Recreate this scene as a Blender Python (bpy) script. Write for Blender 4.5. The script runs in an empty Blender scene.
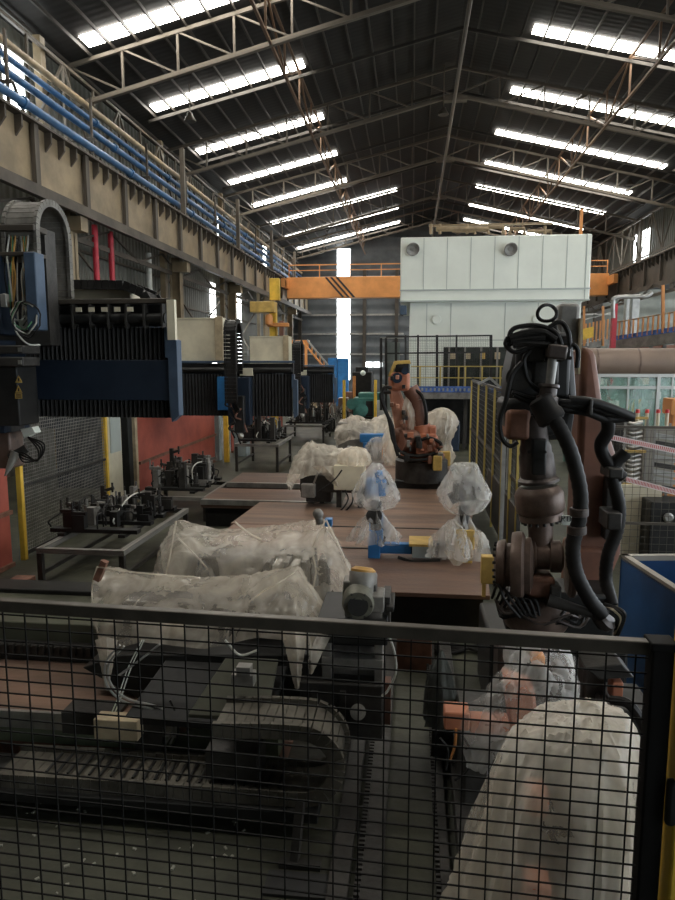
import bpy, math, random
from mathutils import Vector as V, Matrix
S = bpy.context.scene
COL = S.collection
PI = math.pi
R = math.radians
rnd = random.Random(7)

# ---------------------------------------------------------------- camera model (metres; eye 3 m above the shop floor)
F = 676.0; TH = R(6.3); PH = R(7.6); EYE = 3.0
_fw = V((-math.sin(TH)*math.cos(PH), math.cos(TH)*math.cos(PH), -math.sin(PH)))
_rt = V((math.cos(TH), math.sin(TH), 0))
_up = _rt.cross(_fw)
def ray(px, py): return _fw + _rt*((px-337.5)/F) - _up*((py-450)/F)
def PY(px, py, y):
    d = ray(px, py); return V((0, 0, EYE)) + d*(y/d.y)
def PZ(px, py, z):
    d = ray(px, py); return V((0, 0, EYE)) + d*((z-EYE)/d.z)
def PX(px, py, x):
    d = ray(px, py); return V((0, 0, EYE)) + d*(x/d.x)

# ---------------------------------------------------------------- materials
def mat(name, col, rough=.6, metal=0., var=.25, scale=3., bump=0., bscale=None, col2=None, spec=.4, coat=0.):
    m = bpy.data.materials.new(name); m.use_nodes = True
    nt = m.node_tree; n = nt.nodes; l = nt.links
    b = n['Principled BSDF']
    b.inputs['Roughness'].default_value = rough
    b.inputs['Metallic'].default_value = metal
    b.inputs['Specular IOR Level'].default_value = spec
    tc = n.new('ShaderNodeTexCoord')
    ns = n.new('ShaderNodeTexNoise'); ns.inputs['Scale'].default_value = scale
    ns.inputs['Detail'].default_value = 6; ns.inputs['Roughness'].default_value = .62
    l.new(tc.outputs['Object'], ns.inputs['Vector'])
    rp = n.new('ShaderNodeValToRGB')
    c1 = col2 or tuple(c*(1-var) for c in col)
    c2 = col if col2 else tuple(min(1, c*(1+var)) for c in col)
    rp.color_ramp.elements[0].color = (*c1, 1); rp.color_ramp.elements[0].position = .36
    rp.color_ramp.elements[1].color = (*c2, 1); rp.color_ramp.elements[1].position = .64
    l.new(ns.outputs['Fac'], rp.inputs['Fac']); l.new(rp.outputs['Color'], b.inputs['Base Color'])
    if bump:
        nb = n.new('ShaderNodeTexNoise'); nb.inputs['Scale'].default_value = bscale or scale*6
        nb.inputs['Detail'].default_value = 4
        l.new(tc.outputs['Object'], nb.inputs['Vector'])
        bp = n.new('ShaderNodeBump'); bp.inputs['Strength'].default_value = bump; bp.inputs['Distance'].default_value = .02
        l.new(nb.outputs['Fac'], bp.inputs['Height']); l.new(bp.outputs['Normal'], b.inputs['Normal'])
    return m
def glow(name, col, strength):
    m = bpy.data.materials.new(name); m.use_nodes = True
    nt = m.node_tree; b = nt.nodes['Principled BSDF']
    b.inputs['Base Color'].default_value = (*[c*.8 for c in col], 1)
    b.inputs['Emission Color'].default_value = (*col, 1)
    b.inputs['Emission Strength'].default_value = strength
    return m
def film(name, col, opaque, rough=.22, bump=.5, bscale=9.):
    """clear polythene: part of the light passes, part is scattered or mirrored by the wrinkled film"""
    m = bpy.data.materials.new(name); m.use_nodes = True
    nt = m.node_tree; n = nt.nodes; l = nt.links
    b = n['Principled BSDF']; out = n['Material Output']
    b.inputs['Base Color'].default_value = (*col, 1); b.inputs['Roughness'].default_value = rough
    b.inputs['Specular IOR Level'].default_value = .8
    tr = n.new('ShaderNodeBsdfTransparent'); mx = n.new('ShaderNodeMixShader')
    tl = n.new('ShaderNodeBsdfTranslucent'); tl.inputs['Color'].default_value = (*col, 1)
    m2 = n.new('ShaderNodeMixShader'); m2.inputs[0].default_value = .35
    l.new(b.outputs[0], m2.inputs[1]); l.new(tl.outputs[0], m2.inputs[2])
    tc = n.new('ShaderNodeTexCoord'); ns = n.new('ShaderNodeTexNoise')
    ns.inputs['Scale'].default_value = 4.; ns.inputs['Detail'].default_value = 5
    mp0 = n.new('ShaderNodeMapping'); mp0.inputs['Scale'].default_value = (1.2, 1.2, .45); mp0.inputs['Rotation'].default_value = (.5, .3, .2)
    l.new(tc.outputs['Object'], mp0.inputs['Vector']); l.new(mp0.outputs[0], ns.inputs['Vector']); ns.inputs['Distortion'].default_value = .8
    mr = n.new('ShaderNodeMapRange'); mr.inputs['From Min'].default_value = .3; mr.inputs['From Max'].default_value = .7
    mr.inputs['To Min'].default_value = opaque-.2; mr.inputs['To Max'].default_value = opaque+.2
    l.new(ns.outputs['Fac'], mr.inputs['Value'])
    l.new(mr.outputs['Result'], mx.inputs[0]); l.new(tr.outputs[0], mx.inputs[1]); l.new(m2.outputs[0], mx.inputs[2])
    l.new(mx.outputs[0], out.inputs['Surface'])
    nb = n.new('ShaderNodeTexNoise'); nb.inputs['Scale'].default_value = bscale; nb.inputs['Detail'].default_value = 3
    nb.inputs['Distortion'].default_value = 1.2
    mp = n.new('ShaderNodeMapping'); mp.inputs['Scale'].default_value = (1.6, 1.6, .5)
    l.new(tc.outputs['Object'], mp.inputs['Vector']); l.new(mp.outputs[0], nb.inputs['Vector'])
    bp = n.new('ShaderNodeBump'); bp.inputs['Strength'].default_value = bump; bp.inputs['Distance'].default_value = .06
    l.new(nb.outputs['Fac'], bp.inputs['Height'])
    l.new(bp.outputs['Normal'], b.inputs['Normal']); l.new(bp.outputs['Normal'], tl.inputs['Normal'])
    return m
def ribbed(name, col, axis, period, rough=.6, strength=.6, var=.2, seam=None):
    """profiled sheet: ribs of the given period along one object axis"""
    m = mat(name, col, rough, 0, var, .8)
    nt = m.node_tree; n = nt.nodes; l = nt.links; b = n['Principled BSDF']
    tc = n.new('ShaderNodeTexCoord'); w = n.new('ShaderNodeTexWave')
    w.wave_type = 'BANDS'; w.bands_direction = axis; w.wave_profile = 'SIN'
    w.inputs['Scale'].default_value = PI*2/period/20
    l.new(tc.outputs['Object'], w.inputs['Vector'])
    bp = n.new('ShaderNodeBump'); bp.inputs['Strength'].default_value = strength; bp.inputs['Distance'].default_value = period*.3
    l.new(w.outputs['Fac'], bp.inputs['Height']); l.new(bp.outputs['Normal'], b.inputs['Normal'])
    return m

# ---------------------------------------------------------------- mesh collector
def frame_of(d, ref=None):
    d = d.normalized()
    r = ref or (V((0, 0, 1)) if abs(d.z) < .95 else V((0, 1, 0)))
    u = r.cross(d).normalized(); w = d.cross(u).normalized()
    return u, w
class B:
    def __init__(s): s.v = []; s.f = []; s.sm = []
    def add(s, vs, fs, smooth=False):
        o = len(s.v); s.v += [tuple(p) for p in vs]
        s.f += [tuple(i+o for i in f) for f in fs]; s.sm += [smooth]*len(fs); return s
    def box(s, x0, x1, y0, y1, z0, z1):
        return s.add([(x, y, z) for x in (x0, x1) for y in (y0, y1) for z in (z0, z1)],
                     [(0, 1, 3, 2), (4, 6, 7, 5), (0, 4, 5, 1), (2, 3, 7, 6), (0, 2, 6, 4), (1, 5, 7, 3)])
    def obox(s, c, d, rot=None):
        c = V(c); m = rot or Matrix.Identity(3)
        return s.add([c + m @ V((x*d[0]/2, y*d[1]/2, z*d[2]/2)) for x in (-1, 1) for y in (-1, 1) for z in (-1, 1)],
                     [(0, 1, 3, 2), (4, 6, 7, 5), (0, 4, 5, 1), (2, 3, 7, 6), (0, 2, 6, 4), (1, 5, 7, 3)])
    def bar(s, p, q, w, h=None, ref=None):
        p = V(p); q = V(q); h = h or w
        u, t = frame_of(q-p, ref)
        a = [p+u*(i*w/2)+t*(j*h/2) for i, j in ((-1, -1), (1, -1), (1, 1), (-1, 1))]
        return s.add(a+[x+(q-p) for x in a], [(3, 2, 1, 0), (4, 5, 6, 7)]+[(i, (i+1) % 4, (i+1) % 4+4, i+4) for i in range(4)])
    def cyl(s, p, q, r, r2=None, n=14, caps=True):
        p = V(p); q = V(q); r2 = r if r2 is None else r2
        u, t = frame_of(q-p)
        ring = [(u*math.cos(2*PI*i/n)+t*math.sin(2*PI*i/n)) for i in range(n)]
        s.add([p+k*r for k in ring]+[q+k*r2 for k in ring], [(i, (i+1) % n, (i+1) % n+n, i+n) for i in range(n)], True)
        if caps: s.add([p+k*r for k in ring]+[q+k*r2 for k in ring], [tuple(range(n))[::-1], tuple(range(n, 2*n))])
        return s
    def lathe(s, p, axis, prof, n=18):
        p = V(p); a = V(axis).normalized(); u, t = frame_of(a)
        vs = []
        for r, z in prof:
            vs += [p+a*z+(u*math.cos(2*PI*i/n)+t*math.sin(2*PI*i/n))*max(r, .0005) for i in range(n)]
        fs = [(k*n+i, k*n+(i+1) % n, (k+1)*n+(i+1) % n, (k+1)*n+i) for k in range(len(prof)-1) for i in range(n)]
        s.add(vs, fs, True)
        s.add(vs[:n], [tuple(range(n))[::-1]]); s.add(vs[-n:], [tuple(range(n))])
        return s
    def tube(s, pts, r, n=8, closed=False, smooth=True):
        pts = [V(p) for p in pts]; m = len(pts)
        u, t = frame_of(pts[1]-pts[0]); vs = []
        rr = r if isinstance(r, (list, tuple)) else [r]*m
        for k, p in enumerate(pts):
            if closed: d = pts[(k+1) % m]-pts[k-1]
            else: d = pts[min(k+1, m-1)]-pts[max(k-1, 0)]
            d = d.normalized(); u = (u-d*u.dot(d))
            u = u.normalized() if u.length > 1e-6 else frame_of(d)[0]
            t = d.cross(u)
            vs += [p+(u*math.cos(2*PI*i/n)+t*math.sin(2*PI*i/n))*rr[k] for i in range(n)]
        fs = [(k*n+i, k*n+(i+1) % n, ((k+1) % m)*n+(i+1) % n, ((k+1) % m)*n+i) for k in range(m if closed else m-1) for i in range(n)]
        s.add(vs, fs, smooth)
        if not closed: s.add(vs[:n], [tuple(range(n))[::-1]]); s.add(vs[-n:], [tuple(range(n))])
        return s
    def prism(s, poly, vec):
        poly = [V(p) for p in poly]; n = len(poly); vec = V(vec)
        return s.add(poly+[p+vec for p in poly], [tuple(range(n))[::-1], tuple(range(n, 2*n))]+[(i, (i+1) % n, (i+1) % n+n, i+n) for i in range(n)])
    def sheet(s, nu, nv, fn, smooth=True, wrap=False):
        vs = [fn(i/nu, j/nv) for j in range(nv+1) for i in range(nu if wrap else nu+1)]
        w = nu if wrap else nu+1
        return s.add(vs, [(j*w+i, j*w+(i+1) % w, (j+1)*w+(i+1) % w, (j+1)*w+i) for j in range(nv) for i in range(nu)], smooth)
    def ball(s, c, r, n=12, m=8):
        c = V(c); r = r if isinstance(r, (tuple, list)) else (r, r, r)
        return s.sheet(n, m, lambda u, v: c+V((r[0]*math.sin(PI*v+.0001)*math.cos(2*PI*u), r[1]*math.sin(PI*v+.0001)*math.sin(2*PI*u), -r[2]*math.cos(PI*v))), True, True)
    def build(s, name, material, parent=None, label=None, cat=None, group=None, kind=None, bevel=0., solid=0.):
        me = bpy.data.meshes.new(name); me.from_pydata(s.v, [], s.f)
        me.polygons.foreach_set('use_smooth', s.sm); me.update(); me.set_sharp_from_angle(angle=R(38))
        me.materials.append(material)
        o = bpy.data.objects.new(name, me); COL.objects.link(o)
        if parent:
            o.parent = parent
            if parent.type == 'EMPTY': o.matrix_parent_inverse = Matrix.Translation(-parent.location)
        tag(o, label, cat, group, kind)
        if bevel:
            b = o.modifiers.new('b', 'BEVEL'); b.width = bevel; b.segments = 2; b.limit_method = 'ANGLE'; b.angle_limit = R(50)
        if solid:
            b = o.modifiers.new('s', 'SOLIDIFY'); b.thickness = solid
        return o
def tag(o, label=None, cat=None, group=None, kind=None):
    if label: o['label'] = label
    if cat: o['category'] = cat
    if group: o['group'] = group
    if kind: o['kind'] = kind
    return o
def thing(name, label, cat, loc=(0, 0, 0), group=None):
    o = bpy.data.objects.new(name, None); COL.objects.link(o); o.location = loc; o.empty_display_size = .2
    return tag(o, label, cat, group)
def dup(root, label, move=(0, 0, 0), rotz=0., group=None, scale=None):
    r = root.copy(); COL.objects.link(r); r.location = root.location+V(move); r.rotation_euler.z = root.rotation_euler.z+rotz
    r['label'] = label
    if group: r['group'] = group
    if scale: r.scale = (scale,)*3
    for ch in list(root.children):
        c = ch.copy(); COL.objects.link(c); c.parent = r
        for g in list(ch.children):
            d = g.copy(); COL.objects.link(d); d.parent = c
    return r
def struct(name, bb, m, **k): return bb.build(name, m, kind='structure', **k)
_unit = {}
def rod(name, m, p, q, w, h, parent, round_=False, **k):
    """one straight bar as an object of its own (bars of one material share the mesh)"""
    key = (m.name, round_)
    if key not in _unit:
        bb = B()
        (bb.cyl((0, 0, -.5), (0, 0, .5), .5, n=10) if round_ else bb.box(-.5, .5, -.5, .5, -.5, .5))
        me = bpy.data.meshes.new('bar'); me.from_pydata(bb.v, [], bb.f); me.polygons.foreach_set('use_smooth', bb.sm); me.materials.append(m); me.update()
        _unit[key] = me
    o = bpy.data.objects.new(name, _unit[key]); COL.objects.link(o)
    p = V(p); q = V(q); d = q-p; u, t = frame_of(d)
    mw = Matrix.Translation((p+q)/2) @ Matrix((u*w, t*h, d)).transposed().to_4x4()
    if parent:
        o.parent = parent
        if parent.type == 'EMPTY': mw = Matrix.Translation(-parent.location) @ mw
    o.matrix_basis = mw
    return tag(o, **k)
def lerp(a, b, t): return V(a)*(1-t)+V(b)*t
def spline(pts, n=8):
    """Catmull-Rom through the points"""
    pts = [V(p) for p in pts]; P = [pts[0]*2-pts[1]]+pts+[pts[-1]*2-pts[-2]]; out = []
    for i in range(1, len(P)-2):
        a, b, c, d = P[i-1:i+3]
        for k in range(n):
            t = k/n
            out.append(.5*((2*b)+(c-a)*t+(2*a-5*b+4*c-d)*t*t+(3*b-a-3*c+d)*t**3))
    return out+[pts[-1]]

M = {}
def defmats():
    M['floor'] = mat('oily_concrete', (.044, .045, .029), .6, 0, .5, 1.2, .25, 14)
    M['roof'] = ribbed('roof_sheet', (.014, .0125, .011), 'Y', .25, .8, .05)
    M['truss'] = mat('grimy_roof_steel', (.095, .078, .058), .6, 0, .3, 2)
    M['purlin'] = mat('purlin_steel', (.036, .031, .025), .65, 0, .3, 2)
    M['rusttruss'] = mat('rusty_roof_steel', (.13, .075, .042), .65, 0, .35, 2)
    M['sky'] = glow('skylight_sheet', (1, .955, .87), 8.)
    M['win'] = glow('window_sheet', (.95, 1, 1), 3.2)
    M['wallL'] = ribbed('wall_sheet_dark', (.10, .10, .082), 'Y', .3, .6, .5)
    M['wallB'] = ribbed('wall_sheet_grey', (.095, .105, .112), 'Z', .9, .6, .35)
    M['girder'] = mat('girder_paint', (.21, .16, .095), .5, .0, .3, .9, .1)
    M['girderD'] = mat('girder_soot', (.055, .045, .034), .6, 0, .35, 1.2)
    M['rail'] = mat('rail_steel', (.34, .30, .25), .4, .6, .2, 3)
    M['bluepipe'] = mat('blue_pipe_paint', (.026, .09, .20), .45, 0, .2, 2)
    M['redpipe'] = mat('red_pipe_paint', (.45, .03, .045), .45, 0, .2, 3)
    M['orange'] = mat('orange_crane_paint', (.60, .25, .075), .5, 0, .15, 1)
    M['black'] = mat('black_paint', (.02, .02, .02), .5, 0, .3, 3)
    M['white'] = mat('white_panel', (.74, .775, .70), .45, 0, .05, .6)
    M['whiteD'] = mat('white_panel_seam', (.4, .44, .41), .5, 0, .08, 1)
    M['dark'] = mat('dark_machine_steel', (.045, .042, .038), .5, .3, .35, 5, .15)
    M['darker'] = mat('near_black_steel', (.018, .018, .017), .5, .2, .3, 5)
    M['grey'] = mat('machine_grey', (.22, .21, .19), .5, .3, .3, 4, .1)
    M['lgrey'] = mat('bare_steel', (.42, .41, .38), .35, .8, .25, 5, .1)
    M['navy'] = mat('navy_machine_paint', (.017, .026, .042), .5, 0, .25, 1.5, .05, spec=.2)
    M['steelblue'] = mat('steel_blue_paint', (.055, .085, .13), .5, 0, .2, 3)
    M['blue'] = mat('bright_blue_paint', (.03, .17, .42), .45, 0, .2, 3)
    M['cream'] = mat('cream_paint', (.68, .62, .46), .5, 0, .14, 1.5, .05, col2=(.50, .45, .33))
    M['yellow'] = mat('yellow_paint', (.66, .42, .05), .5, 0, .2, 3)
    M['dullyellow'] = mat('dull_yellow_paint', (.42, .32, .09), .55, 0, .25, 4)
    M['ochre'] = mat('ochre_paint', (.50, .33, .09), .55, 0, .2, 4)
    M['redpanel'] = mat('rusty_red_board', (.42, .10, .065), .65, 0, .3, 1.3, .15, col2=(.27, .062, .042))
    M['deck'] = mat('rusty_deck_plate', (.25, .155, .108), .5, .1, .3, 1.6, .2, 20, col2=(.125, .082, .06))
    M['robot'] = mat('robot_orange_faded', (.52, .20, .105), .5, 0, .3, 3, .05, col2=(.33, .12, .07))
    M['rust'] = mat('rust_brown', (.20, .095, .06), .6, .1, .35, 4, .15)
    M['slab'] = mat('red_brown_paint', (.235, .108, .07), .5, 0, .25, 2, .08, col2=(.13, .062, .043))
    M['deck2'] = mat('dark_deck_plate', (.18, .105, .072), .5, .1, .3, 1.6, .2, 20, col2=(.10, .062, .046))
    for k_ in ('deck', 'deck2'):
        nt_ = M[k_].node_tree; mp_ = nt_.nodes.new('ShaderNodeMapping'); mp_.inputs['Scale'].default_value = (.35, 2.2, 1)
        tx_ = [x for x in nt_.nodes if x.type == 'TEX_COORD'][0]; nz_ = [x for x in nt_.nodes if x.type == 'TEX_NOISE'][0]
        nt_.links.new(tx_.outputs['Object'], mp_.inputs['Vector']); nt_.links.new(mp_.outputs[0], nz_.inputs['Vector'])
    M['rubber'] = mat('black_hose', (.017, .016, .015), .5, 0, .3, 8, spec=.2)
    M['grime'] = mat('greasy_robot_grey', (.065, .052, .046), .42, .35, .3, 6, .1)
    M['brown'] = mat('brown_casting', (.135, .092, .072), .42, .25, .3, 6, .12)
    M['green'] = mat('machine_green', (.05, .17, .145), .5, 0, .25, 4)
    M['greyblue'] = mat('grey_blue_sheet', (.25, .29, .29), .5, 0, .15, 2)
    M['wire'] = mat('fence_wire_black', (.008, .0075, .007), .7, 0, .2, 9, spec=.15)
    M['frame'] = mat('fence_frame_dark', (.085, .073, .058), .42, .3, .3, 5)
    M['film'] = film('polythene_film', (.88, .80, .67), .38, .2, .22, 2.6)
    M['filmD'] = film('polythene_film_thick', (.86, .785, .66), .50, .22, .25, 3)
    M['filmC'] = film('polythene_film_clear', (.86, .845, .80), .34, .14, .4, 5)
    M['drum'] = mat('brown_duct', (.20, .145, .11), .5, .1, .12, 1)
    M['glass'] = film('office_glass', (.35, .55, .48), .34, .05, .02)
    M['teal'] = mat('teal_panel', (.13, .23, .19), .5, 0, .5, 1.6)
    M['salmon'] = mat('salmon_robot_paint', (.58, .30, .20), .5, 0, .2, 3, .05, col2=(.36, .15, .09))
    M['railorange'] = mat('dull_orange_paint', (.50, .22, .07), .55, 0, .2, 3)
    M['red'] = mat('red_cap', (.55, .04, .04), .5, 0, .2, 4)
    M['binblue'] = mat('bin_blue', (.018, .075, .20), .45, 0, .2, 2)
    M['cable'] = mat('pale_cable', (.45, .45, .40), .5, 0, .2, 5)
    M['copper'] = mat('ochre_cable', (.50, .28, .07), .5, 0, .2, 5)
    M['greencable'] = mat('green_cable', (.10, .28, .14), .5, 0, .2, 5)
    M['pipeY'] = mat('tan_pipe', (.30, .225, .135), .5, .1, .25, 3)
    M['tarp'] = mat('grey_green_tarp', (.10, .11, .10), .7, 0, .25, 3, .3)
    M['galv'] = mat('galvanised', (.36, .36, .34), .4, .5, .2, 4)
    M['bluefloor'] = mat('blue_grating', (.06, .13, .38), .6, 0, .5, 8)
    M['wood'] = mat('pale_timber', (.42, .34, .22), .6, 0, .2, 5)
    M['olive'] = mat('olive_grey_sheet', (.24, .24, .20), .6, 0, .2, 1)
    M['concrete'] = mat('concrete_light', (.30, .28, .24), .7, 0, .2, 1)
defmats()
# ================================================================ building shell
def roof_z(x): return 14.17 - .234*abs(x-1.45)
XL, XR, XO, YB, YF = -10.3, 13.6, 24., 58., -8.
struct('floor', B().box(XL-.2, XO, YF, YB+.2, -.25, 0), M['floor'])
struct('wall_left', B().box(XL-.15, XL, YF, YB, 0, roof_z(XL)), M['wallL'])
struct('wall_back', B().prism([(XL, YB, 0), (XR, YB, 0), (XR, YB, roof_z(XR)), (1.45, YB, 14.17), (XL, YB, roof_z(XL))], (0, .2, 0)), M['wallB'])
struct('wall_front', B().prism([(XL, YF, 0), (XR, YF, 0), (XR, YF, roof_z(XR)), (1.45, YF, 14.17), (XL, YF, roof_z(XL))], (0, -.2, 0)), M['wallB'])
struct('wall_right', B().box(XR, XR+.12, YF, YB, 8.6, roof_z(XR)), M['wallL'])
struct('wall_annexe', B().box(XR, XO, YB, YB+.2, 0, 8.6), ribbed('annexe_sheet', (.16, .16, .13), 'Z', 1.2, .6, .5))
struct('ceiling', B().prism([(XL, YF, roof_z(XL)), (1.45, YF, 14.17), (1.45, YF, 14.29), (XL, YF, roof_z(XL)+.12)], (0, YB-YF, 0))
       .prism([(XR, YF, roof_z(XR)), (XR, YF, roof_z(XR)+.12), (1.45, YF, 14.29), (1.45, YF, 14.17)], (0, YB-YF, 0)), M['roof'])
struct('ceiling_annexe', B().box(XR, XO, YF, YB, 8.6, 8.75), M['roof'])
# translucent roof sheets, one pair per bay
wn = 0
def skylight(x0, x1, y, w=.62):
    global wn; wn += 1
    a = V((x0, y-w/2, roof_z(x0)-.03)); b = V((x1, y-w/2, roof_z(x1)-.03))
    struct('window_%d' % wn, B().prism([a, b, b-V((0, 0, .03)), a-V((0, 0, .03))], (0, w, 0)), M['sky'])
for k, y in enumerate((3.5, 9, 14, 19, 24, 29, 34, 39, 44, 49, 54)):
    xe = -1.15 if y >= 44 else (-3.0 if y == 19 else -3.8)
    skylight(-9.1, xe, y)
    if y != 19: skylight(3.72, 11.4, y)
# vertical translucent strips in the walls
for px, py in ((15, 100), (220.5, 222), (265, 258)):
    p = PX(px, py, XL+.03); wn += 1
    struct('window_%d' % wn, B().box(XL, XL+.05, p.y-.45, p.y+.45, 8.7, 11), M['win'])
for px in (213, 239):
    p = PX(px, 300, XL+.03); wn += 1
    struct('window_%d' % wn, B().box(XL, XL+.05, p.y-.4, p.y+.4, .6, 6.9), M['win'])
wn += 1; struct('window_%d' % wn, B().box(-6.42, -5.34, YB-.05, YB, 1.3, 12.2), M['win'])
for x in (-3.8, -2.95):
    wn += 1; struct('window_%d' % wn, B().box(x-.38, x+.38, YB-.05, YB, 2.4, 2.8), M['win'])
p = PX(641, 246, XR-.05); wn += 1
struct('window_%d' % wn, B().box(XR-.06, XR, p.y-1.3, p.y+1.3, 9.0, 10.6), M['win'])
# rails across the back wall
for k, z in enumerate((3.4, 5.1, 6.7, 8.2, 9.8)):
    struct('trim_%d' % (k+1), B().box(XL, -.8, YB-.14, YB-.02, z, z+.14), M['galv'])
for k, x in enumerate((-9.6, -4.1, -1.4)):
    struct('wall_column', B().box(x-.14, x+.14, YB-.3, YB-.02, 0, 10.5), M['girderD'])
# purlins
x = -9.9
while x < 13.2:
    if abs(x-1.45) > .2:
        z = roof_z(x)-.1
        rod('ceiling_beam', M['purlin'], (x, YF, z-.03), (x, YB, z-.03), .05, .1, None, kind='structure')
    x += .7
# ---- pitched trusses
ORD = ['nearest', 'second nearest', 'third nearest', 'fourth nearest', 'farthest']
TY = [19.6+7.9*k for k in range(5)]
def truss(y, label):
    t = thing('roof_truss', label, 'truss', (1.45, y, 11.35), 'pitched roof trusses')
    m = M['truss']
    zb = lambda x: 12.95-.245*abs(x-1.45)
    zt = lambda x: roof_z(x)-.22
    for xa in (-9.9, 13.0):
        rod('bottom_chord', m, (xa, y, zb(xa)), (1.45, y, zb(1.45)), .14, .12, t)
        rod('top_chord', m, (xa, y, zt(xa)), (1.45, y, zt(1.45)), .1, .1, t)
        n = 7
        for k in range(n):
            a = xa+(1.45-xa)*k/n; b = xa+(1.45-xa)*(k+1)/n
            rod('strut', m, (a, y, zb(a)), (a, y, zt(a)), .06, .06, t)
            rod('brace', m, (a, y, zt(a)), (b, y, zb(b)), .05, .05, t)
    B().box(1.0, 1.9, y-.16, y+.16, 12.72, 12.86).build('ridge_plate', m, t)
    return t
for y, o in zip(TY, ORD): truss(y, 'pitched lattice roof truss, the %s one spanning the hall under the skylights' % o)
truss(11.7, 'pitched lattice roof truss above the camera, out of the picture') if False else None
# light rafters between the trusses
for k, y in enumerate((24.3, 29.6, 33.8, 39.4, 48.6, 54.4)):
    for xa in (-9.4, 12.3):
        rod('ceiling_beam', M['purlin'], (xa, y, roof_z(xa)-.3), (1.45, y, roof_z(1.45)-.3), .07, .1, None, kind='structure')
# longitudinal bracing trusses
def long_truss(x, z0, z1, label, m, ya=8, yb=57, step=2.6, zig=True):
    t = thing('bracing_truss', label, 'truss', (x, ya, z0), 'bracing trusses along the hall')
    rod('bottom_chord', m, (x, ya, z0), (x, yb, z0), .08, .08, t)
    rod('top_chord', m, (x, ya, z1), (x, yb, z1), .08, .08, t)
    n = int((yb-ya)/step)
    for k in range(n):
        y0 = ya+(yb-ya)*k/n; y1 = ya+(yb-ya)*(k+1)/n
        rod('strut', m, (x, y0, z0), (x, y0, z1), .06, .06, t)
        rod('brace', m, (x, y0, z0) if k % 2 else (x, y0, z1), (x, y1, z1) if k % 2 else (x, y1, z0), .06, .06, t)
long_truss(-4.0, 11.6, 12.75, 'rusty lattice truss running along the hall under the left skylights', M['rusttruss'])
long_truss(6.9, 11.5, 12.75, 'rusty lattice truss running along the hall under the right skylights', M['rusttruss'])
long_truss(-9.5, 8.6, 10.9, 'dusty lattice truss along the left wall above the blue pipes', M['truss'], step=1.7)
long_truss(12.75, 8.7, 10.9, 'dusty lattice truss along the right wall above the runway girder', M['truss'], step=1.7)
rod('ridge_tie', M['truss'], (1.4, 8, 12.6), (1.4, 57, 12.6), .13, .13, None, True, label='long steel tie pipe running under the ridge between the truss peaks', cat='tie pipe')
# ---- crane runway girders
def girder(sgn, xw, label, ya, yb, mw, md):
    t = thing('runway_girder', label, 'crane girder', (xw, ya, 6.95))
    B().box(xw-.03, xw+.03, ya, yb, 7.0, 8.4).build('web', mw, t)
    B().box(xw-.25, xw+.25, ya, yb, 8.4, 8.45).build('top_flange', md, t)
    B().box(xw-.3, xw+.3, ya, yb, 6.93, 7.0).build('bottom_flange', md, t)
    y = ya+.2; k = 0; short = None
    while y < yb:
        if k % 4 == 0: rod('stiffener_rib', md, (xw+sgn*.125, y, 7.0), (xw+sgn*.125, y, 8.4), .1, .19, t)
        elif short is None:
            short = B().prism([(xw+sgn*.03, y-.03, 8.4), (xw+sgn*.2, y-.03, 8.4), (xw+sgn*.2, y-.03, 8.15), (xw+sgn*.03, y-.03, 7.95)], (0, .06, 0)).build('short_rib', md, t); y_s = y
        else:
            o = short.copy(); COL.objects.link(o); o.location = (0, y-y_s, 0)
        y += .62; k += 1
    B().box(xw-.05, xw+.05, ya, yb, 8.45, 8.58).build('crane_rail', M['rail'], t)
    B().box(xw+sgn*.3-.05, xw+sgn*.3+.05, ya, yb, 6.72, 6.93).build('lower_angle', md, t)
    B().box(xw-.45, xw-.4, ya, yb, 6.25, 6.4).build('lower_chord', md, t)
    for k in range(24):
        yy = ya+k*2.2
        if yy+2.2 < yb: rod('lower_brace', md, (xw-.42, yy, 6.3 if k % 2 else 6.9), (xw-.42, yy+2.2, 6.9 if k % 2 else 6.3), .06, .06, t)
    return t
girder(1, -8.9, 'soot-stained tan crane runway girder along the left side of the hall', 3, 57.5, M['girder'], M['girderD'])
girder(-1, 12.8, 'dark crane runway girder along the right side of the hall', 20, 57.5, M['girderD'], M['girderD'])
# columns under and above the girders
for k, y in enumerate([9.4, 17.6, 26, 34.2, 42.4, 50.6]):
    bb = B(); x = -9.15
    bb.box(x-.2, x+.2, y-.03, y+.03, 0, 6.9).box(x-.2, x-.17, y-.17, y+.17, 0, 6.9).box(x+.17, x+.2, y-.17, y+.17, 0, 6.9)
    bb.box(x-.1, x+.5, y-.2, y+.2, 6.35, 6.72).box(-9.75, -9.55, y-.12, y+.12, 0, 11.2)
    struct('wall_column', bb, M['girder'])
for y in (26, 34.2, 42.4, 50.6): rod('wall_column', M['truss'], (-8.78, y, 8.46), (-8.78, y, 10.9), .16, .16, None, kind='structure')
for y in (27.5, 35.4, 43.3, 51.2):
    bb = B().box(12.9, 13.3, y-.2, y+.2, 0, 6.93).box(13.2, 13.45, y-.12, y+.12, 0, 11.2).box(12.5, 13.3, y-.22, y+.22, 6.5, 6.93)
    struct('wall_column', bb, M['girderD'])
# cross bracing and sheeting rails between the left columns
for k, (ya, yb) in enumerate(((11.6, 19.6), (19.6, 27.2), (27.2, 35.1), (35.1, 43))):
    for (z0, z1) in ((2.6, 6.2), (6.2, 2.6)):
        rod('wall_beam', M['truss'], (-9.9, ya, z0), (-9.9, yb, z1), .06, .06, None, kind='structure')
for z in (3.2, 4.2, 5.3, 6.3): rod('wall_beam', M['truss'], (-10.15, 4, z), (-10.15, 57, z), .1, .06, None, kind='structure')
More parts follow.
